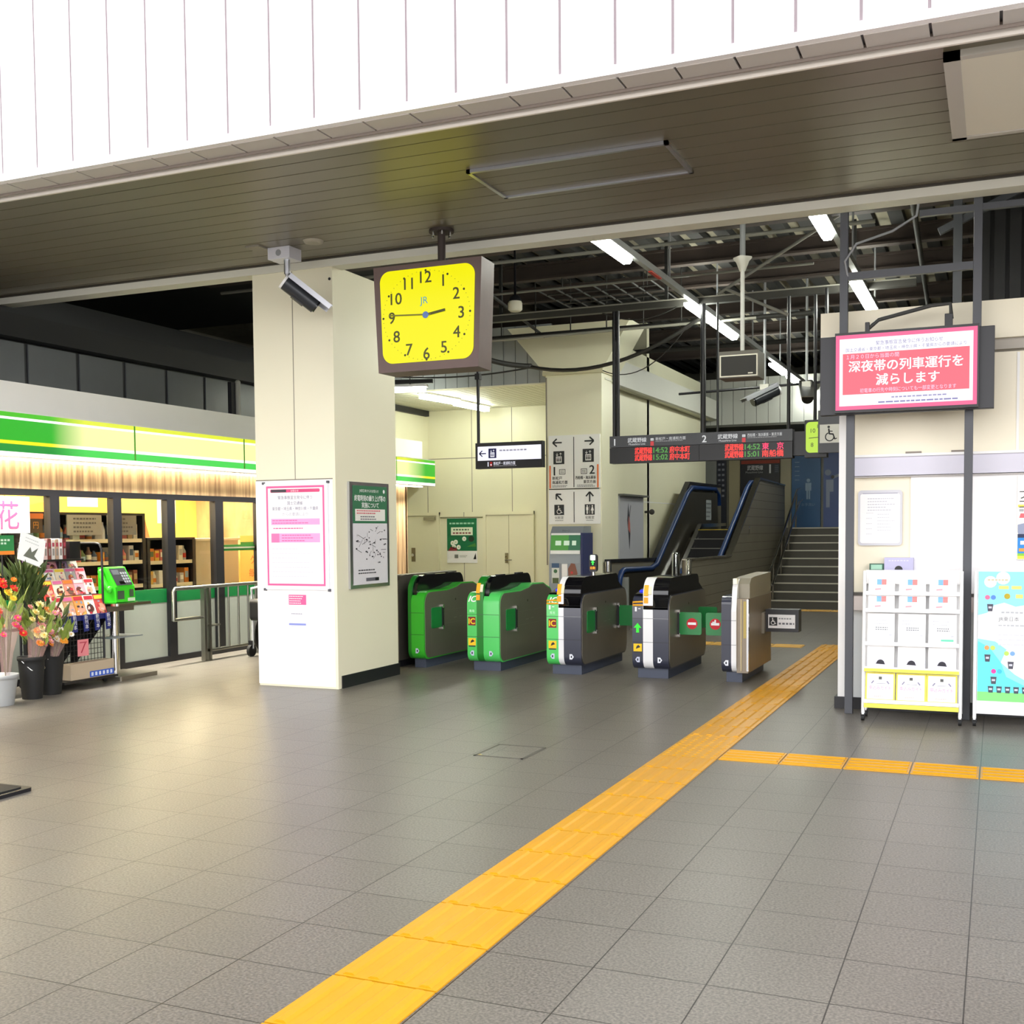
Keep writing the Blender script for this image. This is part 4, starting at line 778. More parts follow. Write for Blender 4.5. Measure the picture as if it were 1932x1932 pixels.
# fare charge machine
t = thing('charge_machine', 'grey card charging machine with green header in front of the second pillar', 'machine', (-5.9, 15.9, 0))
GR_ = mat('machine_grey', '#8d949c', .35, .3); F = Face()
F.prism([(15.75, 0), (15.75, 1.05), (15.82, 1.5), (15.9, 1.6), (16.2, 1.6), (16.2, 0)], 'x', -6.17, -5.66, GR_); F.box((-5.665, 15.74, 0), (-5.63, 16.2, 1.5), flat('#2d3460')); F.build('body', t, .006)
F = Face(mb=None); F.at((-5.915, 15.772, 1.3), (1, 0, 0), (0, .155, .988)); F.rect(-.235, -.115, .235, .2, WHITE, 1); F.rect(-.235, -.06, .235, .17, glow('#4c9e3a', .7), 2); F.rect(.05, -.06, .235, .17, glow('#2a7a50', .6), 3); F.lines(-.16, .0, .17, .1, 1, glow('#d9f0d0', .8), 4, .07, False); F.text('チャージ', 0, .235, .035, flat('#4a4d55'), 2, maxw=.12); F.build('header', t)
F = Face(); F.at((-5.915, 15.748, .85), *FY); F.rect(-.21, -.1, -.09, .2, flat('#dfe3dc'), 1); F.rect(-.21, .13, -.09, .2, flat('#3f5d80'), 2); F.disc(-.15, .08, .03, flat('#3c6b46'), 2, 10); F.rect(-.2, -.1, -.1, -.02, flat('#51613e'), 2); F.rect(-.05, -.1, .04, .19, WHITE, 1); F.poly([(.06, -.05), (.05, .12), (.1, .2), (.16, .19), (.2, .05), (.17, -.1)], flat('#8a5a4c'), 1); F.disc(.11, .06, .02, flat('#c83c3c'), 2, 10); F.rect(.08, -.1, .15, -.06, flat('#5d3a36'), 2); F.build('control_face', t)

# ================================================================== POSTERS
t = thing('notice_board', 'white framed pink bordered train notice on the white front of the pillar', 'poster', (-6.385, 9.44, .97))
F = Face(); F.box((-6.76, 9.425, .975), (-6.005, 9.444, 2.035), mat('board_frame', '#e8e8ee', .3)); F.at((-6.3825, 9.424, 1.505), *FY)
PKF = flat('#f0609a'); TG = flat('#8a86a0'); F.rect(-.345, -.5, .345, .5, WHITE, 1); F.frame(-.34, -.49, .34, .5, .02, PKF, 2); F.rrect(-.29, .435, .29, .468, .012, flat('#d8487e'), 3); F.rect(-.28, .438, -.1, .465, flat('#3d3a44'), 4); F.text('お知らせ', 0, .451, .022, WHITE, 5)
F.text('緊急事態宣言発令に伴う', 0, .385, .036, TG, 3, maxw=.4); F.text('国土交通省', 0, .33, .036, TG, 3, maxw=.18); F.text('東京都・埼玉県・神奈川県・千葉県', 0, .275, .036, TG, 3, maxw=.54); F.text('からの要請により', 0, .22, .036, flat('#b7b4c4'), 3, maxw=.3)
PP = flat('#f5a6d6'); F.rect(-.285, .115, .285, .175, PP, 3); F.rect(-.285, -.06, .285, .03, PP, 3); F.rect(-.285, -.06, -.19, .03, flat('#f07ab2'), 4); F.lines(-.26, .06, .1, .1, 1, PKF, 4, .01); F.lines(-.27, .12, .2, .17, 2, flat('#ee6aa8'), 4); F.lines(-.16, -.055, .25, .025, 3, flat('#ee6aa8'), 4); F.lines(-.28, -.42, .2, -.1, 7, flat('#d9d7e0'), 3, .008)
F.build('board', t)
for cx in (-6.76, -6.005):
    for cz in (.975, 2.035):
        b = MB(); b.box((cx - .012, 9.42, cz - .012), (cx + .012, 9.444, cz + .012), flat('#55555e')); b.build('corner_clip', t)
F = Face(); F.at((-6.39, 9.442, .86), *FY); F.box((-6.49, 9.4415, .825), (-6.285, 9.4435, .925), PKF); F.lines(-.09, -.03, .09, .06, 4, WHITE, 3); tag(F.build('sticker'), 'small pink sticker label under the pink bordered notice on the pillar', 'sticker')
F = Face(); F.at((-6.39, 9.442, .63), *FY); F.box((-6.49, 9.4415, .60), (-6.285, 9.4435, .8), WHITE); F.rect(-.1, -.01, .1, .01, flat('#8a94d8'), 2); F.lines(-.07, .09, .06, .12, 1, TG, 2, .008); F.lines(-.08, -.03, .08, -.012, 1, flat('#c9c9dc'), 2, .006); tag(F.build('sticker'), 'small white sticker with blue line low on the white pillar front', 'sticker')
t = thing('notice_board', 'tall green headed timetable notice with route map on pillar side', 'poster', (-5.92, 10.05, .97))
F = Face(); F.box((-5.929, 9.665, .975), (-5.905, 10.45, 2.045), ALU); F.at((-5.904, 10.06, 1.51), *FX); F.rect(-.345, -.5, .345, .5, mat('paper_grey', '#d9d6dc', .5), 1); F.rect(-.345, .12, .345, .5, flat('#2b6b48'), 2); F.rect(-.3, .145, .3, .265, flat('#e4e2dc'), 3)
F.text('JR東日本からのお知らせ', -.02, .45, .032, WHITE, 3, maxw=.4); F.disc(.28, .45, .02, WHITE, 3, 12); F.text('終電時刻の繰り上げ等の', 0, .375, .06, WHITE, 3, maxw=.62, bold=.02); F.text('実施について', 0, .305, .055, WHITE, 3, maxw=.34, bold=.02)
F.lines(-.27, .21, .2, .26, 2, flat('#d0626c'), 4, .012); F.lines(-.2, .15, .25, .2, 2, flat('#77747c'), 4, .012)
MKD = flat('#3c3b44')
random.seed(3)
for i in range(26):
    x, z = random.uniform(-.3, .25), random.uniform(-.3, .08); a = random.choice((0, 0, 30, -30, 90, 60)); L_ = random.uniform(.03, .14); F.bar(x, z, x + L_ * math.cos(math.radians(a)), z + L_ * math.sin(math.radians(a)) * .6, .005, MKD, 2)
for i in range(30): x, z = random.uniform(-.3, .3), random.uniform(-.3, .08); F.rect(x, z, x + random.uniform(.012, .04), z + .014, MKD, 2)
F.lines(-.25, -.4, .25, -.34, 2, MKD, 2, .012); F.rect(-.1, -.47, .16, -.435, flat('#5d5c66'), 2); F.rect(.08, -.467, .155, -.438, BLACK, 3); F.build('board', t)
t = thing('poster', 'green poster with white flowers hung between the two back doors', 'poster', (-9.42, YB - .02, .9))
F = Face(); F.box((-9.74, YB - .014, .93), (-9.1, YB - .006, 1.79), WHITE); F.at((-9.42, YB - .0155, 1.36), *FY); F.rect(-.315, -.2, .315, .42, mat('poster_green', '#0d6e45', .4), 1); F.lines(-.26, .3, .26, .35, 1, flat('#a8d8c0'), 2, .03, False); F.rect(-.23, .1, .23, .25, flat('#e8efd8'), 2)
F.lines(-.18, .18, .15, .23, 1, flat('#5a7a5a'), 3, .03, False); F.lines(-.19, .11, .19, .17, 1, flat('#8a4a4a'), 3, .03, False)
for x, z in ((-.2, -.05), (-.13, -.03), (-.17, -.12), (-.07, -.13), (.05, .03)): F.disc(x, z, .045, flat('#f0f4ea'), 2, 10); F.disc(x, z, .015, flat('#b8c890'), 3, 8)
F.poly([(-.3, -.2), (-.24, -.12), (-.12, -.14), (-.1, -.2)], flat('#8a2a30'), 2); F.disc(.2, .03, .06, flat('#20301c'), 2, 12); F.poly([(.1, -.12), (.28, -.05), (.3, -.12)], flat('#4c8a3c'), 2); F.rect(-.16, -.34, -.08, -.27, flat('#7a7d78'), 2); F.lines(-.05, -.33, .15, -.28, 2, flat('#8a8c88'), 2); F.poly([(.24, -.36), (.29, -.24), (.3, -.36)], BLACK, 2); F.build('print', t)
b = MB(); b.cyl((-9.88, YB - .014, 1.8), (-8.98, YB - .014, 1.8), .012, flat('#8b8664'), 8); b.build('hanging_bar', t)

# ================================================================== KIOSK FITTINGS
t = thing('wall_notice', 'white framed sheet of small print on the cream kiosk wall', 'notice', (-.9, 9.96, 1.39))
F = Face(); F.prism(rr(-1.085, 1.395, -.73, 1.86, .03), 'y', 9.945, 9.972, mat('frame_silver', '#cfcfd6', .3)); F.at((-.9075, 9.944, 1.63), *FY); F.rrect(-.16, -.215, .16, .2, .02, WHITE, 1); F.rect(-.14, .2, .14, .205, TG, 2); F.lines(-.1, .05, .12, .17, 5, flat('#c9c8d2'), 2, .007); F.lines(-.02, -.12, .12, .04, 6, flat('#d2d2da'), 2, .006); F.lines(-.11, -.16, -.05, .06, 5, flat('#d8d8de'), 2, .006); F.build('sheet', t)
F = Face(); F.box((-.985, 9.9, 1.0), (-.87, 9.96, 1.243), flat('#3f6a58')); F.at((-.928, 9.899, 1.215), *FY); F.rect(-.045, -.02, .045, .02, flat('#a9d8c0'), 1); tag(F.build('leaflet_box'), 'small dark green box on the ledge behind the leaflet rack', 'box')
F = Face(); F.box((-.865, 9.88, 1.0), (-.635, 9.95, 1.295), mat('lavender_card', '#c2bfe0', .5)); F.at((-.75, 9.879, 1.24), *FY); F.disc(0, -.045, .032, BLACK, 1, 12, 0, 180); F.lines(-.08, .02, .08, .04, 1, flat('#dcdaf0'), 1, .01); tag(F.build('card_stand'), 'lavender card with black dome shape standing behind the leaflet rack', 'card')
F = Face(); F.box((.145, 9.925, 1.28), (.7, 9.948, 1.95), mat('poster_paper', '#f6f4ee', .4)); F.at((.15, 9.924, 0), *FY); F.text('フ', .01, 1.8, .075, flat('#2a2a2e'), 2, 'l'); F.text('コ', .01, 1.725, .075, flat('#2a2a2e'), 2, 'l'); F.rect(.0, 1.7, .25, 1.72, flat('#f0e060'), 1); F.lines(.01, 1.66, .3, 1.69, 1, flat('#b0b0b4'), 2, .02, False); F.poly([(.01, 1.615), (.3, 1.615), (.3, 1.65), (.02, 1.65)], flat('#f07078'), 2)
F.poly([(0, 1.5), (0, 1.56), (.15, 1.6), (.4, 1.6), (.4, 1.47), (.01, 1.47)], flat('#9aa3bd'), 1); F.bar(0, 1.47, .5, 1.475, .03, flat('#2a3555'), 2); F.rect(0, 1.33, .55, 1.46, flat('#2f8fe0'), 1); F.lines(.02, 1.39, .5, 1.44, 1, WHITE, 2, .03, False); F.rect(.01, 1.345, .5, 1.37, flat('#f0a040'), 2); F.rect(0, 1.31, .55, 1.33, flat('#8fd040'), 1); F.rect(0, 1.285, .55, 1.31, flat('#f2ee50'), 1); tag(F.build('poster'), 'poster with katakana heading and blue bands, cut by the frame edge', 'poster')
# leaflet rack
def rack_frame(name, label, x0, x1, y):
    t = thing(name, label, 'rack', ((x0 + x1) / 2, y, 0))
    for x in (x0, x1):
        b = MB(); b.tube([(x, y - .02, .05), (x, y + .0, .6), (x, y + .05, 1.2)], .014, WHITE, 8); b.tube([(x, y + .2, .05), (x, y + .17, .6), (x, y + .1, 1.19)], .012, WHITE, 8); ur = b.build('upright', t)
        for yy in (y - .02, y + .2):
            b = MB(); b.cyl((x - .012, yy, .025), (x + .012, yy, .025), .025, RUBBER, 12); b.box((x - .016, yy - .01, .03), (x + .016, yy + .01, .06), BLACK); b.build('caster', ur)
    return t
RY = 9.4
t = rack_frame('leaflet_rack', 'white wheeled leaflet rack with three columns below the screen', -.975, -.25, RY)
b = MB(); b.obox((-.6125, RY + .08, 1.15), (.355, 0, 0), (0, .004, 0), (0, 0, .055), mat('rack_white', '#fafafa', .35))
b.obox((-.6125, RY + .085, .64), (.355, 0, 0), (0, .004, .0), (0, .05, .5), mat('rack_white', '#fafafa', .35)); b.build('back_panel', t)
rows = [(1.02, RY + .06), (.885, RY + .04), (.62, RY + .02), (.42, RY + .01), (.16, RY - .01)]
for z, y in rows:
    b = MB(); b.box((-.965, y - .045, z - .012), (-.26, y + .05, z), WHITE); b.box((-.965, y - .047, z - .012), (-.26, y - .043, z + .018), mat('rack_lip', '#f3f3f6', .2)); b.build('shelf', t)
b = MB(); YP = mat('rack_yellow', '#f7ec5a', .5); b.box((-.965, RY - .052, .11), (-.26, RY - .047, .145), YP); b.box((-.965, RY - .05, .40), (-.26, RY - .045, .425), YP); b.build('yellow_trim', t)
def leaflet(z, y, x, w, h, paint, label, grp):
    F = Face(); u = (1, 0, 0); v = Vector((0, .18, 1)).normalized(); c = Vector((x, y - .03, z + h / 2)) + Vector((0, .03, 0)); n = Vector(u).cross(v)
    F.obox(c, (w / 2, 0, 0), v * (h / 2), n * .006, mat('leaflet_paper', '#fbfbfb', .5)); F.at(c + n * .0062, u, v); paint(F, w, h); o = F.build('leaflet'); return tag(o, label, 'leaflet', grp)
RDW = flat('#f5a0a8')
def pa(F, w, h): F.rect(-w * .18, .0, -.0, h * .35, flat('#7fb8f0'), 1); F.rect(0, 0, w * .18, h * .35, flat('#f58a88'), 1); F.lines(w * .2, -.01, w * .42, h * .3, 3, flat('#c9c4d8'), 1, .005); F.bar(-w * .25, -h * .3, w * -.02, -h * .27, .012, RDW, 1); F.rect(w * .28, -h * .33, w * .42, -h * .25, flat('#d2d0da'), 1)
def pb(F, w, h): F.lines(-w * .35, h * .1, w * .3, h * .32, 2, flat('#b9b8c4'), 1, .005); F.lines(-w * .2, -h * .08, w * .25, h * .06, 2, flat('#7c8088'), 1, .008, False); F.rect(w * .3, -h * .25, w * .4, -h * .2, flat('#c9c9d2'), 1)
def pb2(F, w, h): pb(F, w, h); F.rect(-w * .05, -h * .4, w * .4, -h * .33, flat('#6fd8b0'), 1)
def pc(F, w, h): F.rect(-w * .5, -h * .5, w * .5, -h * .1, flat('#e8e6f6'), 1); F.disc(0, -h * .3, w * .15, flat('#23202c'), 2, 14, 0, 180); F.bar(-w * .17, -h * .3, w * .17, -h * .32, .008, flat('#23202c'), 2)
def pd(F, w, h): F.frame(-w * .5, -h * .5, w * .5, h * .5, .012, flat('#f7e95a'), 1); F.rect(-.012, h * .25, .012, h * .35, flat('#555'[0] + '555555'), 1); F.bar(-w * .3, h * .1, -w * .22, h * .2, .01, TG, 1); F.bar(w * .3, h * .1, w * .22, h * .2, .01, TG, 1); F.rect(-w * .15, h * .1, w * .2, h * .115, TG, 1); F.text('申込みガイド', 0, -.01, .034, flat('#ee7fb4'), 1, maxw=w * .75); F.lines(-w * .2, -h * .4, w * .2, -h * .3, 1, flat('#f5b8b0'), 1, .006)
colx = [-.845, -.612, -.385]; nmc = ['left', 'middle', 'right']
for ci in range(3):
    x = colx[ci]
    leaflet(rows[0][0] + .005, rows[0][1], x, .2, .125, pa, 'white leaflet with blue and red squares, top row, %s column of the rack' % nmc[ci], 'leaflets in the white rack')
    leaflet(rows[1][0] + .005, rows[1][1], x, .2, .125, pa, 'white leaflet with blue and red squares, second row, %s column of the rack' % nmc[ci], 'leaflets in the white rack')
    leaflet(rows[2][0] + .005, rows[2][1], x, .205, .235, pb2 if ci == 2 else pb, ('white leaflet with grey print and green strip in the rack middle' if ci == 2 else 'plain white leaflet with grey print, middle row, %s column' % nmc[ci]), 'leaflets in the white rack')
    leaflet(rows[3][0] + .005, rows[3][1], x, .205, .18, pc, 'white leaflet with black dome picture, fourth row, %s column' % nmc[ci], 'leaflets in the white rack')
    leaflet(rows[4][0] + .005, rows[4][1], x, .225, .225, pd, 'yellow bordered leaflet with pink words, bottom row, %s column' % nmc[ci], 'leaflets in the white rack')
t = rack_frame('poster_stand', 'white wheeled stand with sky blue poster at the right frame edge', -.147, .62, 9.43)
F = Face(); n_ = Vector((0, -1, .09)).normalized(); F.obox((.236, 9.445, .66), (.368, 0, 0), Vector((0, .045, .55)), n_ * .006, WHITE); F.at(Vector((.236, 9.445, .66)) + n_ * .0065, (1, 0, 0), (0, .0815, .9967))
SKYB = mat('poster_sky', '#8fdcf6', .4); CYA = mat('poster_cyan', '#5ce6ee', .4); F.rect(-.365, -.46, .365, .54, SKYB, 1); F.poly([(-.365, .2), (-.3, .22), (-.25, .28), (-.18, .3), (-.1, .27), (0, .29), (.1, .25), (.36, .3), (.36, -.32), (.02, -.32), (-.1, -.25), (-.2, -.16), (-.16, -.06), (-.24, .0), (-.365, .02)], WHITE, 2)
F.poly([(-.365, -.4), (-.365, .0), (-.28, -.05), (-.2, -.16), (-.16, -.27), (-.02, -.34), (.0, -.4)], CYA, 2); F.rect(-.365, -.46, .365, -.39, mat('poster_grass', '#7fe07a', .4), 3); F.disc(-.28, .46, .045, WHITE, 2, 14); F.disc(-.19, .49, .05, WHITE, 2, 14); F.lines(-.3, .45, -.15, .5, 1, flat('#c9c0a0'), 3, .012)
for i in range(4): F.rect(-.22 + i * .09, .405, -.15 + i * .09, .43, flat('#f2dc7a'), 2); F.disc(-.16, .35, .022, flat('#f5dc50'), 2, 12); F.rect(-.1 + i * .07, .335, -.05 + i * .07, .365, flat('#f2dc7a'), 2)
for x, z, c1, c2 in ((-.3, .34, '#e0709a', '#5a8ad8'), (-.3, -.05, '#f0a060', '#c8d860'), (-.16, -.09, '#b8e060', '#7aa8f0'), (-.25, -.23, '#f040a0', '#40c0d8')): F.disc(x, z, .018, flat(c1), 3, 12); F.disc(x + .042, z, .018, flat(c2), 3, 12)
for x, z in ((-.28, .26), (-.295, -.13), (-.25, -.3), (-.13, -.18)): F.poly([(x - .022, z + .028), (x + .022, z + .028), (x + .016, z - .028), (x - .016, z - .028)], flat('#4a4a58'), 3); F.rect(x - .012, z - .006, x + .012, z + .01, flat('#c9c9d4'), 4)
for i in range(5): x = -.27 + i * .06; F.poly([(x - .02, -.345), (x + .02, -.345), (x + .015, -.395), (x - .015, -.395)], flat('#3f4a58'), 4); F.rect(x - .012, -.375, x + .012, -.36, flat('#c9d4dc'), 5)
F.text('JR東日本　駅の', -.22, .175, .034, flat('#6a6c74'), 3, 'l', maxw=.5); F.lines(-.2, .21, .1, .24, 1, flat('#b8bac0'), 3, .014, False); F.lines(-.22, .11, .1, .14, 1, flat('#b8bac0'), 3, .012, False); F.lines(-.22, -.04, .3, .07, 3, flat('#d2d3d8'), 3, .012); F.build('poster', t)
b = MB(); b.box((-.135, 9.4, .1), (.61, 9.42, .2), WHITE); b.box((.22, 9.396, .15), (.225, 9.4, .2), GREYP); b.build('lower_rail', t)

# ================================================================== SHOP SIGN
def sign_mat(name, cg, cy, s):
    """printed backlit band: green at both ends, pale yellow in the middle"""
    m = bpy.data.materials.new(name); m.use_nodes = True; n = m.node_tree; b = n.nodes['Principled BSDF']; L = n.links.new
    g = n.nodes.new('ShaderNodeNewGeometry'); sp = n.nodes.new('ShaderNodeSeparateXYZ'); L(g.outputs['Position'], sp.inputs[0])
    mr = n.nodes.new('ShaderNodeMapRange'); mr.inputs[1].default_value = 8.0; mr.inputs[2].default_value = 18.0; L(sp.outputs['Y'], mr.inputs[0])
    rp = n.nodes.new('ShaderNodeValToRGB'); e = rp.color_ramp.elements
    e[0].position = .08; e[0].color = lin(cg); e[1].position = .125; e[1].color = lin(cy); a = e.new(.83); a.color = lin(cy); a = e.new(.9); a.color = lin(cg); L(mr.outputs[0], rp.inputs[0])
    L(rp.outputs[0], b.inputs['Emission Color']); b.inputs['Emission Strength'].default_value = s; b.inputs['Base Color'].default_value = (.02, .02, .02, 1); b.inputs['Roughness'].default_value = .3; return m
t = thing('shop_sign', 'long backlit green and pale yellow shop sign band above the shop windows', 'shop sign', (SX + .1, 11.2, 2.3))
b = MB(); b.box((SX, 5, 2.31), (SX + .26, 17.35, 2.76), mat('sign_box_white', '#f0f0ec', .4)); b.build('sign_box', t)
F = Face((SX + .261, 0, 0), *FX)
for z0_, z1_, m in ((2.745, 2.70, sign_mat('sg1', '#4ac81e', '#eaf43a', 1.0)), (2.70, 2.675, glow('#ffffff', 1.2)), (2.675, 2.47, sign_mat('sg2', '#22b81e', '#fbfcae', 1.05)), (2.47, 2.435, sign_mat('sg3', '#f4f000', '#ffffff', 1.1)), (2.435, 2.36, sign_mat('sg4', '#0c9a34', '#4ee25a', 1.0)), (2.36, 2.315, glow('#fffff6', 1.3))): F.rect(5, z1_, 17.35, z0_, m, 1)
for yy in (10.0, 12.0, 14.0, 16.0, 8.0): F.rect(yy - .012, 2.36, yy + .012, 2.745, flat('#66c23a'), 2)
F.build('sign_band', t)
b = MB(); b.box((SX + .02, 5.2, 2.295), (SX + .1, 17.2, 2.312), mat('strip_glow', '#ffffff', .4, emit=14, ecol='#fff2d0')); b.build('strip_light', t)
ar = bpy.data.lights.new('strip_downlight', 'AREA'); ar.shape = 'RECTANGLE'; ar.size = .08; ar.size_y = 11.8; ar.energy = 360; ar.color = (1, .95, .82); ar.spread = math.radians(88)
ao = bpy.data.objects.new('strip_downlight', ar); COL.objects.link(ao); ao.location = (.12, 0, -.02); ao.parent = t
# ceiling lights inside the shop
for i, y in enumerate((7.5, 10.2, 12.9, 15.4)):
    b = MB(); b.box((-12.9, y - .12, 2.585), (-9.6, y + .12, 2.62), mat('shop_light', '#ffffff', .4, emit=SHOP, ecol='#ffe9c0')); tag(b.build('ceiling_light'), 'long ceiling light inside the shop, %s from the left' % ('first', 'second', 'third', 'fourth')[i], 'ceiling light', 'shop ceiling lights')

# ================================================================== INSIDE THE SHOP
SHB = mat('shelf_dark', '#26231f', .5); SHL = mat('shelf_lip', '#e9d9b4', .5)
PC = ['#c9a56a', '#e8dcc0', '#8a4a30', '#d8802a', '#5a6a3a', '#b8b0a4', '#d0402c', '#f0e6d0', '#3c4c5c', '#e0b040', '#a8bcc8', '#f4f0e4', '#6a4a3a', '#c86a5a']
def shelf_unit(label, x, y0, y1, top, levels, n, where, back=SHB):
    t = thing('display_shelf', label, 'shelf', (x - .25, (y0 + y1) / 2, 0))
    b = MB(); b.box((x - .5, y0, 0), (x - .47, y1, top), back); b.box((x - .5, y0, top - .03), (x + .02, y1, top), BLACK); b.build('back', t)
    for y in (y0, y1):
        b = MB(); b.box((x - .5, y - .025, 0), (x + .02, y + .025, top), BLACK); b.build('side_panel', t)
    for i, z in enumerate(levels):
        b = MB(); b.box((x - .48, y0 + .02, z - .025), (x, y1 - .02, z), SHB); b.box((x, y0 + .02, z - .035), (x + .006, y1 - .02, z + .012), SHL); b.build('shelf_board', t)
        nxt = levels[i + 1] if i + 1 < len(levels) else top - .03; hmax = min(.26, nxt - z - .07); y = y0 + .06
        nm = ('bottom', 'second', 'third', 'top')[i] if len(levels) == 4 else ('bottom', 'middle', 'top')[i]
        while y < y1 - .1:
            w = random.uniform(.07, .12); h = hmax * random.uniform(.6, 1); d = random.uniform(.1, .2); z += 0; c = flat(random.choice(PC)); F = Face()
            if random.random() < .4:
                F.lathe((x - .04 - w / 2, y + w / 2, z), [(w * .42, 0), (w * .45, h * .1), (w * .45, h * .62), (w * .2, h * .85), (w * .2, h)], c, 10); F.lathe((x - .04 - w / 2, y + w / 2, z), [(w * .46, h * .2), (w * .46, h * .5)], flat(random.choice(PC)), 10)
            else:
                F.box((x - .03 - d, y, z), (x - .03, y + w * .92, z + h), c); F.at((x - .029, y + w * .46, z + h * .55), *FX); F.rect(-w * .36, -h * .18, w * .36, h * .22, flat(random.choice(PC)), 1)
            o = F.build('packaged_item', loc=(x - .1, y + w / 2, z)); tag(o, 'packaged goods on the %s level of the %s' % (nm, where), 'goods', 'goods on the %s level of the %s' % (nm, where)); y += w + .012
    return t
shelf_unit('tall dark goods shelf behind the second and third shop windows', -9.95, 9.40, 11.30, 1.80, [.62, .9, 1.2, 1.47], 10, 'tall dark shelf')
shelf_unit('lower dark goods shelf beside the grey counter in the shop', -9.95, 11.38, 12.26, 1.49, [.55, .88, 1.18], 6, 'lower dark shelf')
shelf_unit('dark goods shelf behind the leftmost shop window', -10.15, 7.45, 9.30, 1.62, [.55, .85, 1.12, 1.37], 9, 'leftmost shop shelf')
b = MB(); b.box((-10.5, 12.32, 0), (-9.95, 13.25, 1.46), mat('counter_beige', '#b9ae93', .5)); b.box((-10.52, 12.3, 1.44), (-9.93, 13.27, 1.47), mat('counter_top', '#cfc6ad', .4)); tag(b.build('shop_counter'), 'grey beige box counter inside the shop, left of the pillar', 'counter')
t = thing('price_sign', 'dark price sign with yellow 60円 above the tall shop shelf', 'sign', (-9.9, 9.3, 1.6))
F = Face(); F.box((-9.93, 9.17, 1.56), (-9.9, 9.62, 1.79), flat('#4a3524')); F.at((-9.899, 9.41, 1.67), *FX); F.rect(-.22, .05, .22, .11, flat('#c86a2a'), 1); F.text('60', -.09, -.02, .11, glow('#f5c518', .9), 2); F.text('円', .11, -.02, .08, glow('#e08a1a', .9), 2); F.build('panel', t)
for y0, y1, z0_, z1_, c, lb in ((8.65, 9.05, 1.52, 1.8, '#a9a49c', 'grey notice card hanging behind the leftmost shop window'), (10.0, 10.55, 1.53, 1.77, '#8a8780', 'grey notice card above the middle of the tall shop shelf'), (10.65, 11.15, 1.53, 1.77, '#77756f', 'darker notice card at the right end of the tall shop shelf')):
    F = Face(); F.box((-9.93, y0, z0_), (-9.915, y1, z1_), flat(c)); F.at((-9.914, (y0 + y1) / 2, (z0_ + z1_) / 2), *FX); F.lines(-.18, -.1, .18, .1, 4, flat('#4a4844'), 1, .02); tag(F.build('notice_card'), lb, 'card')
for y0, y1, z0_, z1_, c, c2, lb in ((10.6, 12.0, 1.75, 2.5, '#f7b23c', '#fff0b0', 'large orange and cream wall poster at the back of the shop'), (12.4, 14.6, 1.2, 2.5, '#f5d84a', '#f7943a', 'yellow and orange wall poster at the back of the shop'), (8.4, 10.3, 1.85, 2.5, '#fff2d6', '#f2a23a', 'pale wall poster high on the back of the shop'), (14.8, 16.4, .7, 2.4, '#f8ee60', '#e8603a', 'bright yellow banner deep in the shop with red lettering bars')):
    F = Face(); F.box((-13.5, y0, z0_), (-13.48, y1, z1_), mat('pp' + c[1:], c, .5)); F.at((-13.479, (y0 + y1) / 2, (z0_ + z1_) / 2), *FX); w, h = (y1 - y0) / 2, (z1_ - z0_) / 2; F.poly([(-w, -h), (w * .2, -h), (-w * .3, h * .3), (-w, h * .1)], flat(c2), 1); F.lines(-w * .2, -h * .5, w * .8, -h * .1, 2, flat('#d8704a'), 2); F.rect(w * .1, h * .2, w * .7, h * .7, WHITE, 1); tag(F.build('wall_poster'), lb, 'poster')
b = MB()
F = Face(); F.box((-10.03, 13.36, .0), (-10.0, 14.3, 1.5), mat('window_poster_yellow', '#f7e48a', .5)); F.at((-9.999, 13.83, 1.1), *FX); F.rect(-.46, .2, .46, .25, flat('#2a8a3a'), 1); F.rect(-.46, .27, .46, .31, flat('#2a8a3a'), 1); F.rect(-.46, .25, .46, .27, WHITE, 1); F.text('ク銘', -.1, .05, .13, flat('#e87a4a'), 1); F.text('毎日3円', -.05, -.14, .12, flat('#e87a4a'), 1, maxw=.5); tag(F.build('poster_board'), 'yellow poster board with orange words and green stripes beside the shop counter', 'poster')
F = Face(); F.box((SX - .05, 11.86, 1.31), (SX - .045, 12.6, 1.39), flat('#2a8a3a')); F.box((SX - .05, 11.86, 1.34), (SX - .044, 12.6, 1.36), WHITE); tag(F.build('window_strip'), 'green and white sticker strip across the shop glass beside the pillar', 'sticker')
F = Face(); F.box((SX + .035, 8.0, 1.56), (SX + .045, 8.68, 1.93), WHITE); F.at((SX + .046, 8.4, 1.74), *FX); F.text('花', .0, .0, .28, flat('#e0406a'), 1, bold=.01); tag(F.build('flower_sign'), 'white sign with pink character hanging at the left end of shop windows', 'sign')
# conduit and upright on the roof edge
b = MB(); b.cyl((-9.7, 12.98, 3.05), (-9.7, 12.98, 3.62), .035, flat('#9a998f'), 10); b.box((-9.78, 12.86, 3.05), (-9.72, 12.95, 3.62), BLACK); b.sphere((-9.7, 12.98, 3.62), .04, flat('#9a998f')); tag(b.build('vent_pipe'), 'grey vent pipe rising from the shop roof beside the pillar', 'pipe')

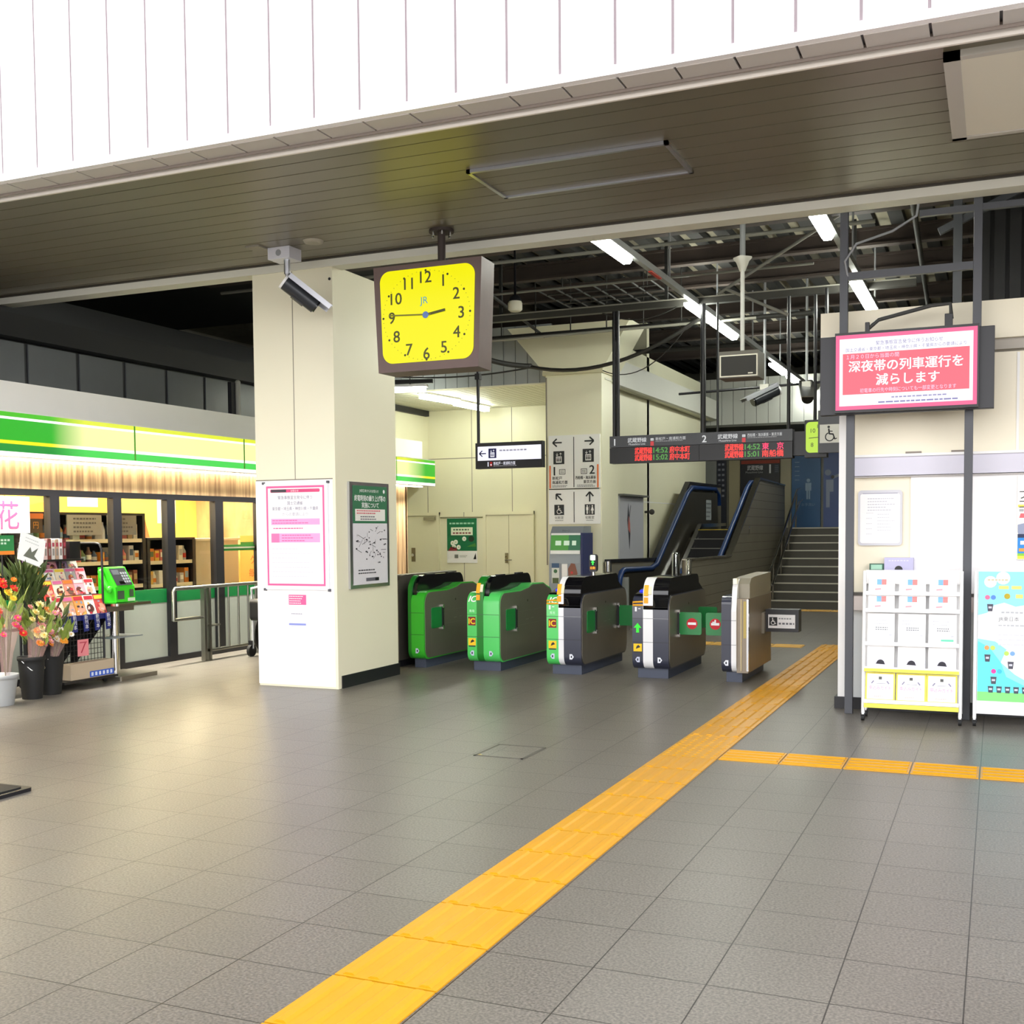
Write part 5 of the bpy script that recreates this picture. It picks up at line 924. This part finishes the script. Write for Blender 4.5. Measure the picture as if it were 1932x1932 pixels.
# ================================================================== GOODS OUTSIDE THE SHOP
t = thing('pay_phone', 'bright green pay phone on a steel stand before the shop window', 'telephone', (-8.72, 9.36, .8))
PG = mat('phone_green', '#3fd62a', .3, coat=.3)
def ph(a, b_): return b_
b = MB(); b.prism([(-8.78, .815), (-8.54, .815), (-8.55, .98), (-8.68, 1.19), (-8.78, 1.19)], 'y', 9.27, 9.56, PG); b.build('body', t, .012)
F = Face(); F.at((-8.613, 9.42, 1.09), (0, 1, 0), (-.13, 0, .21)); F.rect(-.12, -.11, .12, .1, flat('#20242a'), 2); F.rect(-.1, .02, .0, .08, flat('#4a5058'), 3)
for i in range(3):
    for j in range(4): F.rect(.015 + i * .035, -.08 + j * .035, .04 + i * .035, -.055 + j * .035, flat('#8a9098'), 3)
F.rect(-.06, -.095, .02, -.06, CHROME, 3); F.at((-8.538, 9.41, .88), *FX); F.rect(-.12, -.03, -.02, .06, flat('#38503a'), 1); F.rect(.06, -.01, .12, .07, flat('#38503a'), 1); F.rect(.03, -.055, .14, -.02, flat('#c8d8c0'), 1); F.build('front_panel', t)
b = MB(); b.tube([(-8.61, 9.25, .95), (-8.63, 9.225, 1.0), (-8.69, 9.225, 1.1), (-8.71, 9.25, 1.15)], .025, PG, 10); b.sphere((-8.605, 9.245, .96), .035, PG); b.sphere((-8.715, 9.245, 1.14), .035, PG); b.build('handset', t)
t = thing('phone_stand', 'stainless pedestal stand under the green pay phone', 'stand', (-8.7, 9.4, 0))
b = MB(); b.prism(rr(-8.95, 9.18, -8.45, 9.72, .03), 'z', .785, .812, CHROME); b.box((-8.85, 9.2, .72), (-8.6, 9.6, .786), STEEL); b.build('table_plate', t)
b = MB(); b.cyl((-8.66, 9.36, .04), (-8.66, 9.36, .73), .05, CHROME, 16); b.build('column', t)
b = MB(); b.prism(rr(-8.9, 9.18, -8.42, 9.75, .02), 'z', 0, .045, STEEL); b.build('foot_plate', t, .01)
b = MB(); b.box((-8.85, 9.18, .44), (-8.52, 9.64, .452), flat('#7a8288')); b.build('lower_tray', t)
# magazine rack
t = thing('magazine_rack', 'black wire magazine rack in front of the shop window', 'rack', (-8.75, 8.8, 0))
RX0, RX1, RA, RB = -9.0, -8.6, 8.42, 9.12
for x, y in ((RX0, RA), (RX0, RB), (RX1 + .02, RA), (RX1 + .02, RB)):
    b = MB(); tp = 1.45 if x == RX0 else (1.40 if y == RB else .72)
    if x == RX0: b.tube([(x, y, .06), (x, y, tp - .05), (x, y - (.05 if y == RB else -.05), tp)], .012, BLACK, 8)
    elif y == RB: b.tube([(x, y, .06), (x, y, 1.38), (x - .03, y, 1.44), (x - .08, y, 1.45), (RX0, y, 1.45)], .012, BLACK, 8)
    else: b.cyl((x, y, .06), (x, y, tp), .012, BLACK, 8)
    ur = b.build('upright', t)
    b = MB(); b.cyl((x - .012, y, .028), (x + .012, y, .028), .028, RUBBER, 12); b.box((x - .012, y - .012, .04), (x + .012, y + .012, .08), BLACK); b.build('caster', ur)
b = MB(); b.tube([(RX0, RA, 1.45), (RX0, RB, 1.45)], .012, BLACK, 8)
for i in range(16): y = RA + (RB - RA) * i / 15; b.cyl((RX1 + .02, y, .1), (RX1 + .02, y, .68), .0035, BLACK, 5)
for i in range(12): z = .1 + .58 * i / 11; b.cyl((RX1 + .02, RA, z), (RX1 + .02, RB, z), .0035, BLACK, 5)
for i in range(16): y = RA + (RB - RA) * i / 15; b.cyl((RX0, y, .1), (RX0, y, 1.42), .003, BLACK, 5)
for i in range(16): z = .1 + 1.3 * i / 15; b.cyl((RX0, RA, z), (RX0, RB, z), .003, BLACK, 5)
b.build('wire_grid', t)
b = MB(); b.box((RX0, RA - .02, .06), (-8.42, RB + .02, .085), BLACK); b.build('base_shelf', t)
tiers = [(-8.56, .70), (-8.70, .90), (-8.82, 1.04), (-8.94, 1.16)]
for i, (x, z) in enumerate(tiers):
    b = MB(); b.box((x - .05, RA, z - .03), (x + .06, RB, z - .02), BLACK); b.box((x + .055, RA, z - .03), (x + .062, RB, z + .025), mat('rack_blue_lip', '#20286a', .4) if i == 0 else BLACK); b.build('tier', t)
b = MB()
for i in range(4): y = RA + .05 + i * .2; b.prism([(-9.0, .1), (-8.5, .66), (-8.5, .68), (-9.0, 1.2)], 'y', y, y + .008, BLACK)
b.build('bracket', t)
b = MB(); b.box((-9.0, 8.45, 1.27), (-8.76, 9.05, 1.29), BLACK); b.box((-9.0, 8.9, 1.29), (-8.80, 9.05, 1.47), BLACK); b.build('book_tray', t)
b = MB(); b.cyl((-8.9, 8.86, 1.10), (-8.9, 8.86, 1.27), .02, BLACK); b.box((-9.015, 8.45, 1.24), (-8.99, 9.05, 1.3), BLACK); b.build('tray_support', t)
for i in range(5):
    F = Face(); y = RA + .04 + i * .155; F.at((RX1 + .125, y, .65), (0, 1, .08), (.0, -.08, 1)); F.obox((RX1 + .12, y, .645), (.003, 0, 0), (0, .035, .003), (0, -.006, .085), mat('tag_blue', '#1c2a78', .4)); F.text('新刊本', 0, .055, .045, WHITE, 3, vertical=True); F.build('price_tag', t)
MCOL = [('cream', '#efe0c4'), ('pink', '#f0a8b8'), ('red', '#cc3a34'), ('orange', '#ee9a44'), ('yellow', '#f0cc54'), ('white', '#f2efe9'), ('brown', '#7a4a38'), ('grey', '#a8a4a0'), ('purple', '#8a6a94'), ('dark red', '#8a2c38'), ('salmon', '#e88a74'), ('tan', '#c89c6c')]
rown = ('bottom', 'second', 'third', 'top'); coln = ('first', 'second', 'third', 'fourth', 'fifth')
pick = [[0, 11, 3, 5, 2], [2, 0, 10, 1, 5], [4, 5, 0, 7, 1], [8, 9, 1, 8, 7]]
for i, (x, z) in enumerate(tiers):
    hh = (.25, .21, .18, .16)[i]
    for j in range(5):
        cn, cc = MCOL[pick[i][j]]; y = RA + .08 + j * .141; F = Face(); v = Vector((-.35, 0, 1)).normalized(); u = Vector((0, 1, 0)); n = u.cross(v); c = Vector((x + .03, y, z - .02)) + v * (hh / 2)
        F.obox(c, u * .066, v * (hh / 2), n * .008, mat('cover_' + cn.replace(' ', '_'), cc, .3)); F.at(c + n * .0085, u, v)
        F.rect(-.06, hh * .3, .06, hh * .46, flat(random.choice(['#c83040', '#f5f0e8', '#e88030', '#f0d040', '#d06a9a'])), 1); F.disc(random.uniform(-.02, .02), -hh * .08, hh * .2, flat(random.choice(['#5a2a24', '#f0d8b8', '#b84a3a', '#e8a890', '#6a4a40'])), 1, 10); [F.rect(px_, pz_, px_ + random.uniform(.012, .04), pz_ + random.uniform(.01, .03), flat(random.choice(['#f5f0e8', '#c83040', '#3a3438', '#e8b060', '#b86a70', '#8a9ab0', '#f0c8c0'])), 2) for px_, pz_ in [(random.uniform(-.06, .02), random.uniform(-hh * .42, hh * .2)) for _ in range(7)]]; F.rect(-.055, -hh * .46, .0, -hh * .34, flat(random.choice(['#f5f0e8', '#f0a040', '#d04050'])), 1); F.rect(.015, -hh * .44, .058, -hh * .2, flat(random.choice(['#f5e0d0', '#8a3a34', '#e8c060'])), 1)
        tag(F.build('magazine'), '%s covered magazine, %s from the left in the %s tier of the wire rack' % (cn, coln[j], rown[i]), 'magazine', 'magazines in the wire rack')
SPC = [('white', '#f2efec'), ('pale pink', '#f0d0cc'), ('red brown', '#8a4a40'), ('white', '#e9e4de'), ('tan', '#c8a890'), ('white', '#f6f4f2'), ('dark red', '#7a2f30')]
for i in range(7):
    y = 8.5 + i * .05; F = Face(); F.box((-8.97, y, 1.29), (-8.79, y + .043, 1.49 + .006 * (i % 3)), flat(SPC[i][1])); F.at((-8.789, y + .021, 1.39), *FX); F.rect(-.014, .03, .014, .07, flat('#b8485a'), 1); F.rect(-.012, -.06, .012, .01, flat('#9a948e'), 1)
    tag(F.build('book'), '%s spined book, %s from the left in the black tray above the magazines' % (SPC[i][0], ('first', 'second', 'third', 'fourth', 'fifth', 'sixth', 'seventh')[i]), 'book', 'books in the black tray')
F = Face(); F.box((RX0 + .02, 8.98, 1.16), (RX0 + .03, 9.12, 1.36), WHITE); F.at((RX0 + .031, 9.05, 1.26), *FX); F.rect(-.068, -.09, -.02, .09, flat('#f04a66'), 1); F.rect(-.015, -.08, .06, .02, flat('#f6c0c8'), 1); tag(F.build('hanging_card'), 'pink and white card hanging at the upper right of the magazine rack', 'card')
t = thing('cardboard_box', 'beige carton with blue white label strip at the foot of the magazine rack', 'box', (-8.5, 8.85, 0))
b = MB(); b.box((-8.562, 8.5, .086), (-8.43, 9.1, .25), mat('carton_beige', '#b9a992', .6)); b.build('carton', t, .006)
F = Face((-8.429, 8.92, .125), *FX); F.rect(-.17, -.03, .17, .03, flat('#2a5ac8'), 1)
for i in range(6): F.rect(-.15 + i * .053, -.018, -.12 + i * .053, .018, flat('#d8e4f8'), 2)
F.build('label_strip', t)
F = Face(); F.box((-8.574, 8.74, .30), (-8.569, 8.89, .47), flat('#f0939c')); F.at((-8.568, 8.815, .385), *FX); F.bar(-.03, -.05, .03, .05, .014, flat('#b83048'), 1); F.rect(-.05, .05, .05, .06, flat('#c84058'), 1); tag(F.build('price_card'), 'small pink price card hanging on the wire grid of the rack', 'card')
# flowers
def leafy(b, c, h, r, n, m, seed, w=.03):
    rnd = random.Random(seed); c = Vector(c)
    for i in range(n):
        a = rnd.uniform(0, 6.28); rr_ = r * rnd.uniform(.1, 1); zz = h * rnd.uniform(.0, .75); L_ = rnd.uniform(.1, .22); p = c + Vector((rr_ * math.cos(a), rr_ * math.sin(a), zz)); d = Vector((math.cos(a) * .5, math.sin(a) * .5, 1.0 + rnd.uniform(-.4, .3))).normalized() * L_; sd = d.cross(Vector((rnd.uniform(-1, 1), rnd.uniform(-1, 1), .2))).normalized() * w * rnd.uniform(.5, 1); up_ = sd.cross(d).normalized() * .006
        b.add([p, p + d * .5 + sd + up_, p + d, p + d * .5 - sd + up_], [(0, 1, 2, 3)], m)
LEAF = mat('leaf_dark', '#3f4f22', .5, var=.25, vscale=14); LEAF2 = mat('leaf_light', '#7f9440', .5, var=.25, vscale=14)
def bloom(p, r, m, mc, seed):
    b = MB(); rnd = random.Random(seed); p = Vector(p); ax = Vector((.6, rnd.uniform(-.5, .3), .6)).normalized(); u = ax.orthogonal().normalized(); v = ax.cross(u)
    for ring_, (k, lift) in enumerate(((11, .15), (8, .5), (5, .9))):
        for i in range(k):
            a = 6.283 * i / k + ring_ * .3; d = (u * math.cos(a) + v * math.sin(a)); e = d * (1 - lift * .45) + ax * lift * .7; s_ = ax.cross(d) * .28; b.add([p + e * r * .15, p + (e * .6 + s_) * r, p + e * r, p + (e * .6 - s_) * r], [(0, 1, 2, 3)], m)
    b.sphere(p + ax * r * .12, r * .26, mc, 8, 5); return b
def bouquet(label, c, h, r, lean, leaf, blooms, wrap, seed, nl=70):
    t = thing('bouquet', label, 'bouquet', c); c = Vector(c); ln = Vector(lean)
    if wrap:
        b = MB(); n = 22; vs = []
        for k, (rr_, zz) in enumerate(((.035, 0), (.055, h * .25), (r * .7, h * .5), (r * .95, h * .72))):
            for i in range(n):
                a = 6.283 * i / n; q = rr_ * (1 + .12 * math.cos(a * 5 + k)); vs.append(c + Vector((q * math.cos(a), q * math.sin(a), zz + (.04 * math.sin(a * 4) if k == 3 else 0))) + ln * (zz / h))
        b.add(vs, [(j * n + i, j * n + (i + 1) % n, (j + 1) * n + (i + 1) % n, (j + 1) * n + i) for j in range(3) for i in range(n)], wrap, True); b.build('wrapping', t)
    b = MB(); leafy(b, c + ln * .6 + Vector((0, 0, h * .45)), h * .5, r, nl, leaf, seed)
    for i in range(6): a = i; b.cyl(c + Vector((.01 * math.cos(a), .01 * math.sin(a), 0)), c + ln * .7 + Vector((r * .4 * math.cos(a), r * .4 * math.sin(a), h * .7)), .005, LEAF, 5)
    b.build('foliage', t); rnd = random.Random(seed + 5)
    for i, (col, k) in enumerate(blooms):
        for j in range(k):
            a = rnd.uniform(-2.2, 1.7); q = r * rnd.uniform(.35, 1.0); p = c + ln * .85 + Vector((q * math.cos(a), q * math.sin(a), h * rnd.uniform(.45, 1.0)))
            bloom(p, rnd.uniform(.032, .052), mat('petal_' + col[1:], col, .5), mat('pollen', '#d8b040', .6), seed * 31 + i * 7 + j).build('bloom', t)
    return t
def bucket(label, c, r0, r1, h, m=None, handle=True):
    t = thing('flower_bucket', label, 'bucket', c); b = MB(); b.lathe(c, [(r0, 0), (r0 * 1.03, .02), (r1 * .97, h * .8), (r1, h), (r1 * 1.06, h), (r1 * 1.06, h - .03), (r1 * .99, h - .04)], m or RUBBER, 20); pl_ = b.build('pail', t)
    if handle:
        b = MB(); b.tube([(c[0], c[1] - r1, c[2] + h - .03), (c[0] + .08, c[1] - r1 * .7, c[2] + h * .7), (c[0] + .1, c[1], c[2] + h * .62), (c[0] + .08, c[1] + r1 * .7, c[2] + h * .7), (c[0], c[1] + r1, c[2] + h - .03)], .006, CHROME, 6); b.build('handle', pl_)
    return t
bucket('tall black flower bucket nearest the magazine rack', (-8.42, 8.22, 0), .10, .14, .50)
bucket('black flower bucket in the middle of the flower display', (-8.35, 7.93, 0), .09, .12, .40)
bucket('grey tapered bucket cut by the left frame edge', (-8.3, 7.52, 0), .11, .15, .28, mat('bucket_grey', '#9a9c9c', .5))
t = thing('flower_stand', 'dark stepped stand behind the flower buckets', 'stand', (-8.75, 7.9, 0))
b = MB(); b.box((-9.0, 7.3, .62), (-8.6, 8.2, .65), BLACK); b.build('upper_step', t); 
for lx, ly in ((-9.0, 7.35), (-8.65, 7.35), (-9.0, 8.12), (-8.65, 8.12)):
    b = MB(); b.box((lx, ly, 0), (lx + .05, ly + .05, .62), BLACK); b.build('leg', t)
bouquet('wrapped bouquet of cream and orange flowers in clear film, at the front', (-8.34, 7.92, .18), .72, .13, (.12, .05, 0), LEAF2, [('#f0e2a0', 9), ('#ee9a4a', 6), ('#e8a0a8', 9)], CELLO, 11, 60)
bouquet('big bunch of dark green sprigs standing up by the white paper', (-8.5, 8.0, .5), .82, .15, (0, .02, 0), LEAF, [], None, 21, 190)
bouquet('red and orange flower bunch at the far left edge', (-8.38, 7.66, .22), .92, .15, (.05, -.02, 0), LEAF2, [('#e83a34', 8), ('#f08a2a', 6), ('#f05a86', 7), ('#f4dc4a', 4)], CELLO, 31, 60)
bouquet('pink and salmon flower bunch beside the magazines', (-8.46, 8.2, .2), .78, .14, (.03, .02, 0), LEAF, [('#e88a80', 8), ('#f2c0c0', 8), ('#d8607a', 6)], CELLO, 41, 60)
bouquet('small wrapped white and orange daisy posy low beside the black buckets', (-8.27, 8.14, .38), .30, .09, (.06, .04, 0), LEAF2, [('#f6f2e8', 4), ('#f0a83a', 3)], CELLO, 51, 24)
F = Face(); c = Vector((-8.42, 8.04, 1.4)); u = Vector((.25, .9, -.38)).normalized(); v = Vector((-.3, .38, .9)).normalized(); v = (v - u * v.dot(u)).normalized(); n = u.cross(v)
F.obox(c, u * .13, v * .15, n * .004, mat('white_sheet', '#f6f7f4', .5)); F.at(c + n * .005, u, v); F.poly([(-.08, -.1), (-.02, .02), (0, -.03), (.06, .04), (.03, -.06), (.08, -.1)], flat('#6a6e60'), 1); F.lines(-.08, .05, .08, .12, 2, flat('#c8ccc8'), 1, .008); tag(F.build('paper_sheet'), 'tilted white printed sheet sticking up from the green sprigs', 'sheet')
t = thing('flower_label', 'green and orange label card above the flowers at the left edge', 'card', (-8.45, 7.72, 1.3))
F = Face(); F.box((-8.46, 7.6, 1.36), (-8.45, 7.86, 1.54), flat('#2a8a4a')); F.at((-8.449, 7.73, 1.45), *FX); F.rect(-.13, -.09, .13, -.055, flat('#f08a2a'), 1); F.lines(-.1, .0, .1, .06, 2, flat('#d8f0d8'), 1, .018); F.build('card', t); b = MB(); b.cyl((-8.455, 7.72, .2), (-8.455, 7.72, 1.37), .006, BLACK, 6); b.build('stick', t)
# queue fence by the shop window
t = thing('steel_fence', 'low stainless rail fence in front of the shop windows', 'fence', (-8.85, 11.3, 0))
ST2 = mat('satin_steel', '#9a9a92', .32, 1)
b = MB(); b.tube([(-8.82, 10.5, .52), (-8.82, 10.5, .86), (-8.82, 10.53, .895), (-8.8, 12.1, .895)], .022, ST2, 10); b.cyl((-8.82, 10.5, .53), (-8.81, 11.02, .53), .02, ST2, 10); b.build('top_rail', t)
for y in (11.03, 11.12):
    b = MB(); b.box((-8.84, y - .02, 0), (-8.78, y + .02, .88), ST2); b.build('post', t)
for y in (11.3, 11.5, 11.7, 11.9, 12.06):
    b = MB(); b.cyl((-8.8, y, .12), (-8.8, y, .88), .013, ST2, 8); b.build('baluster', t)
b = MB(); b.cyl((-8.8, 11.1, .12), (-8.8, 12.1, .12), .02, ST2, 10); b.cyl((-8.8, 12.08, 0), (-8.8, 12.08, .88), .02, ST2, 10); b.cyl((-8.8, 11.1, .42), (-8.8, 11.32, .42), .014, ST2, 8); b.build('lower_rail', t)
# wheeled chair peeping out from behind the pillar
t = thing('wheelchair', 'black folded wheelchair half hidden behind the left of the pillar', 'wheelchair', (-8.4, 11.7, 0))
b = MB(); b.prism(rr(11.55, .45, 11.95, .72, .05), 'x', -8.52, -8.22, mat('black_vinyl', '#17171a', .5)); b.build('seat', t)
b = MB(); b.tube([(-8.52, 11.6, .1), (-8.52, 11.62, .5), (-8.52, 11.6, .85), (-8.0, 11.62, .95), (-8.48, 11.7, .99)], .018, flat('#b9bcc0'), 8); b.tube([(-8.24, 11.9, .3), (-8.24, 11.9, .85), (-8.24, 11.8, .97)], .018, flat('#b9bcc0'), 8); b.build('frame', t)
for x, y in ((-8.54, 11.6), (-8.24, 11.6)):
    b = MB(); b.cyl((x - .02, y, .075), (x + .02, y, .075), .075, RUBBER, 18); b.box((x - .03, y - .02, .08), (x + .03, y + .02, .2), BLACK); b.build('caster_wheel', t)
b = MB(); b.cyl((-8.56, 11.95, .28), (-8.53, 11.95, .28), .28, RUBBER, 28); b.cyl((-8.23, 11.95, .28), (-8.20, 11.95, .28), .28, RUBBER, 28); b.build('rear_wheel', t)

# ================================================================== UNDER THE ROOF
def pipe(name, label, pts, r, m, cat, group=None, n=8):
    b = MB(); b.tube(pts, r, m, n); return tag(b.build(name), label, cat, group)
GP = flat('#77766f'); DP = flat('#2b2a28'); BP = RUSTY
pipe('roof_pipe', 'pale conduit crossing under the roof behind the near tube lights', [(-9.5, 12.4, 4.72), (-1.2, 12.4, 4.72)], .022, GP, 'pipe')
pipe('roof_pipe', 'thin grey conduit crossing just beyond the long lamp row start', [(-8.8, 13.6, 4.62), (-2.0, 13.6, 4.62)], .016, GP, 'pipe')
pipe('roof_pipe', 'rusty pipe crossing near the front beam above the first lamp', [(-7, 11.2, 4.78), (0, 11.2, 4.78)], .03, BP, 'pipe')
pipe('roof_pipe', 'dark pipe crossing in front of the second pillar', [(-9.5, 15.6, 4.42), (-2.3, 15.6, 4.42)], .035, DP, 'pipe')
pipe('roof_pipe', 'pale thin pipe right below the dark pipe by the second pillar', [(-9.2, 15.3, 4.32), (-3.0, 15.3, 4.36)], .02, flat('#9a998e'), 'pipe')
pipe('roof_pipe', 'dark pipe farthest back over the escalator', [(-8, 18.9, 4.6), (-1.4, 18.9, 4.6)], .04, DP, 'pipe')
pipe('roof_pipe', 'long dark pipe running away from the clock towards the second pillar', [(-5.6, 10, 4.7), (-6.4, 16.2, 4.5)], .022, DP, 'pipe')
pipe('roof_pipe', 'dark pipe running away on the right above the pink screen', [(-.75, 10, 4.75), (-1.0, 19, 4.75)], .03, DP, 'pipe')
pipe('brace_rod', 'diagonal steel brace rising to the right behind the ceiling monitor', [(-3.0, 13.05, 4.25), (-1.6, 13.05, 5.02)], .018, GP, 'brace')
pipe('brace_rod', 'diagonal steel brace falling to the right behind the ceiling monitor', [(-2.9, 13.05, 4.3), (-2.2, 13.05, 3.95)], .018, GP, 'brace')
def sag(p, q, d, n=14): p, q = Vector(p), Vector(q); return [p.lerp(q, i / n) - Vector((0, 0, d * 4 * (i / n) * (1 - i / n))) for i in range(n + 1)]
pipe('cable', 'thick black cable sagging across the front of the second pillar', sag((-6.55, 15.9, 4.02), (-3.55, 15.0, 4.45), .32), .028, DP, 'cable')
pipe('cable', 'thin black cable sagging left of the second pillar', sag((-9.4, 15.4, 4.05), (-6.5, 15.9, 4.0), .12), .012, DP, 'cable')
pipe('cable', 'bundle of black cable drooping behind the square clock', sag((-7.4, 14.6, 4.32), (-6.5, 15.9, 4.02), .1), .04, DP, 'cable')
pipe('cable', 'loose black wire under the bulkhead beside the hanging sign pole', sag((-5.54, 16.38, 3.96), (-4.0, 15.6, 4.4), .3), .008, DP, 'cable')
pipe('cable', 'thin cable looping over the departure board poles', sag((-4.9, 14.11, 4.44), (-3.62, 14.11, 4.44), .2), .008, DP, 'cable')
for i in range(7):
    x = -7.4 + i * .55; b = MB(); z = 4.42; b.cyl((x, 15.6, z), (x, 15.6, 5.2), .01, DP, 6); tag(b.build('hanger_rod'), 'thin black rod hanging from the roof to the dark pipe near the second pillar', 'rod', 'rods holding the dark pipe')
b = MB()
for i in range(7): b.cyl((-5.7 + i * .26, 14.2, 4.75), (-5.7 + i * .26, 15.8, 4.75), .012, DP, 6)
for i in range(6): b.cyl((-5.7, 14.2 + i * .32, 4.75), (-4.14, 14.2 + i * .32, 4.75), .012, DP, 6)
for x in (-5.5, -4.3): b.cyl((x, 14.6, 4.75), (x, 14.6, 4.98), .01, DP, 6)
tag(b.build('wire_tray'), 'black wire grid tray hung under the roof left of the lamp row', 'tray')
t = thing('roof_fixture', 'small white round siren hung under the roof right of the square clock', 'siren', (-5.35, 12.6, 4.2))
b = MB(); b.lathe((-5.35, 12.6, 4.17), [(.06, 0), (.085, .02), (.085, .1), (.075, .12)], flat('#c9c6b4'), 16); b.build('body', t); b = MB(); b.lathe((-5.35, 12.6, 4.29), [(.08, 0), (.06, .06), (.015, .08), (.012, .91)], BLACK, 12); b.build('stem', t)
# ceiling monitor
t = thing('ceiling_monitor', 'small dark boxed monitor hanging on a white pole left of the pink screen', 'monitor', (-2.52, 12.1, 3.14))
b = MB(); b.cyl((-2.515, 12.1, 3.42), (-2.515, 12.1, 4.3), .022, flat('#c9c9c4'), 10); b.lathe((-2.515, 12.1, 4.27), [(.03, 0), (.07, .1), (.1, .13), (.1, .15)], flat('#d0cfc8'), 4); b.cyl((-2.515, 12.1, 4.4), (-2.515, 12.1, 5.2), .03, GREYP); b.build('pole', t)
F = Face(); F.box((-2.74, 11.98, 3.14), (-2.32, 12.3, 3.42), mat('monitor_case', '#5a564e', .5)); F.at((-2.53, 11.978, 3.265), *FY); F.rect(-.2, -.115, .2, .115, flat('#d0ccbc'), 1); F.rect(-.187, -.102, .187, .102, flat('#1d1b16'), 2); F.rect(.1, -.09, .15, -.078, flat('#d8d4c8'), 3); F.build('case', t)
for (x, y, z, d, lb) in ((-3.05, 16.2, 3.42, (-.7, -.5, -.4), 'security camera hanging above the left end of the second track display'), (-2.5, 16.4, 3.45, (.2, -.8, -.5), 'darker security camera hanging beside the pink screen housing')):
    t = thing('security_camera', lb, 'camera', (x, y, z - .1)); cctv(t, (x, y, z), d, 1.25); b = MB(); b.cyl((x, y, z + .05), (x, y, 5.2), .018, GREYP, 8); b.box((x - .06, y - .05, z + .08), (x + .06, y + .05, z + .16), flat('#b0aea4')); b.build('drop_pole', t)
pipe('camera_rail', 'black horizontal rails behind the hanging security cameras', [(-4.4, 16.6, 3.56), (-2.2, 16.6, 3.62)], .018, BLACK, 'rail')
for x in (-4.3, -2.3): pass
# dark steel frame over the kiosk
b = MB(); b.box((-.42, 11.7, 3.35), (-.34, 11.78, 5.2), GREYD); b.obox((-.05, 11.74, 4.6), (.5, 0, .22), (0, .03, 0), (-.012, 0, .03), GREYD); tag(b.build('steel_column'), 'dark grey steel column standing on the kiosk behind the screen frame', 'column')
F = Face(); F.box((-1.13, 9.8, 3.02), (-.95, 9.87, 3.12), flat('#6a4f45')); tag(F.build('junction_box'), 'brown junction box on the kiosk band behind the screen post', 'box')
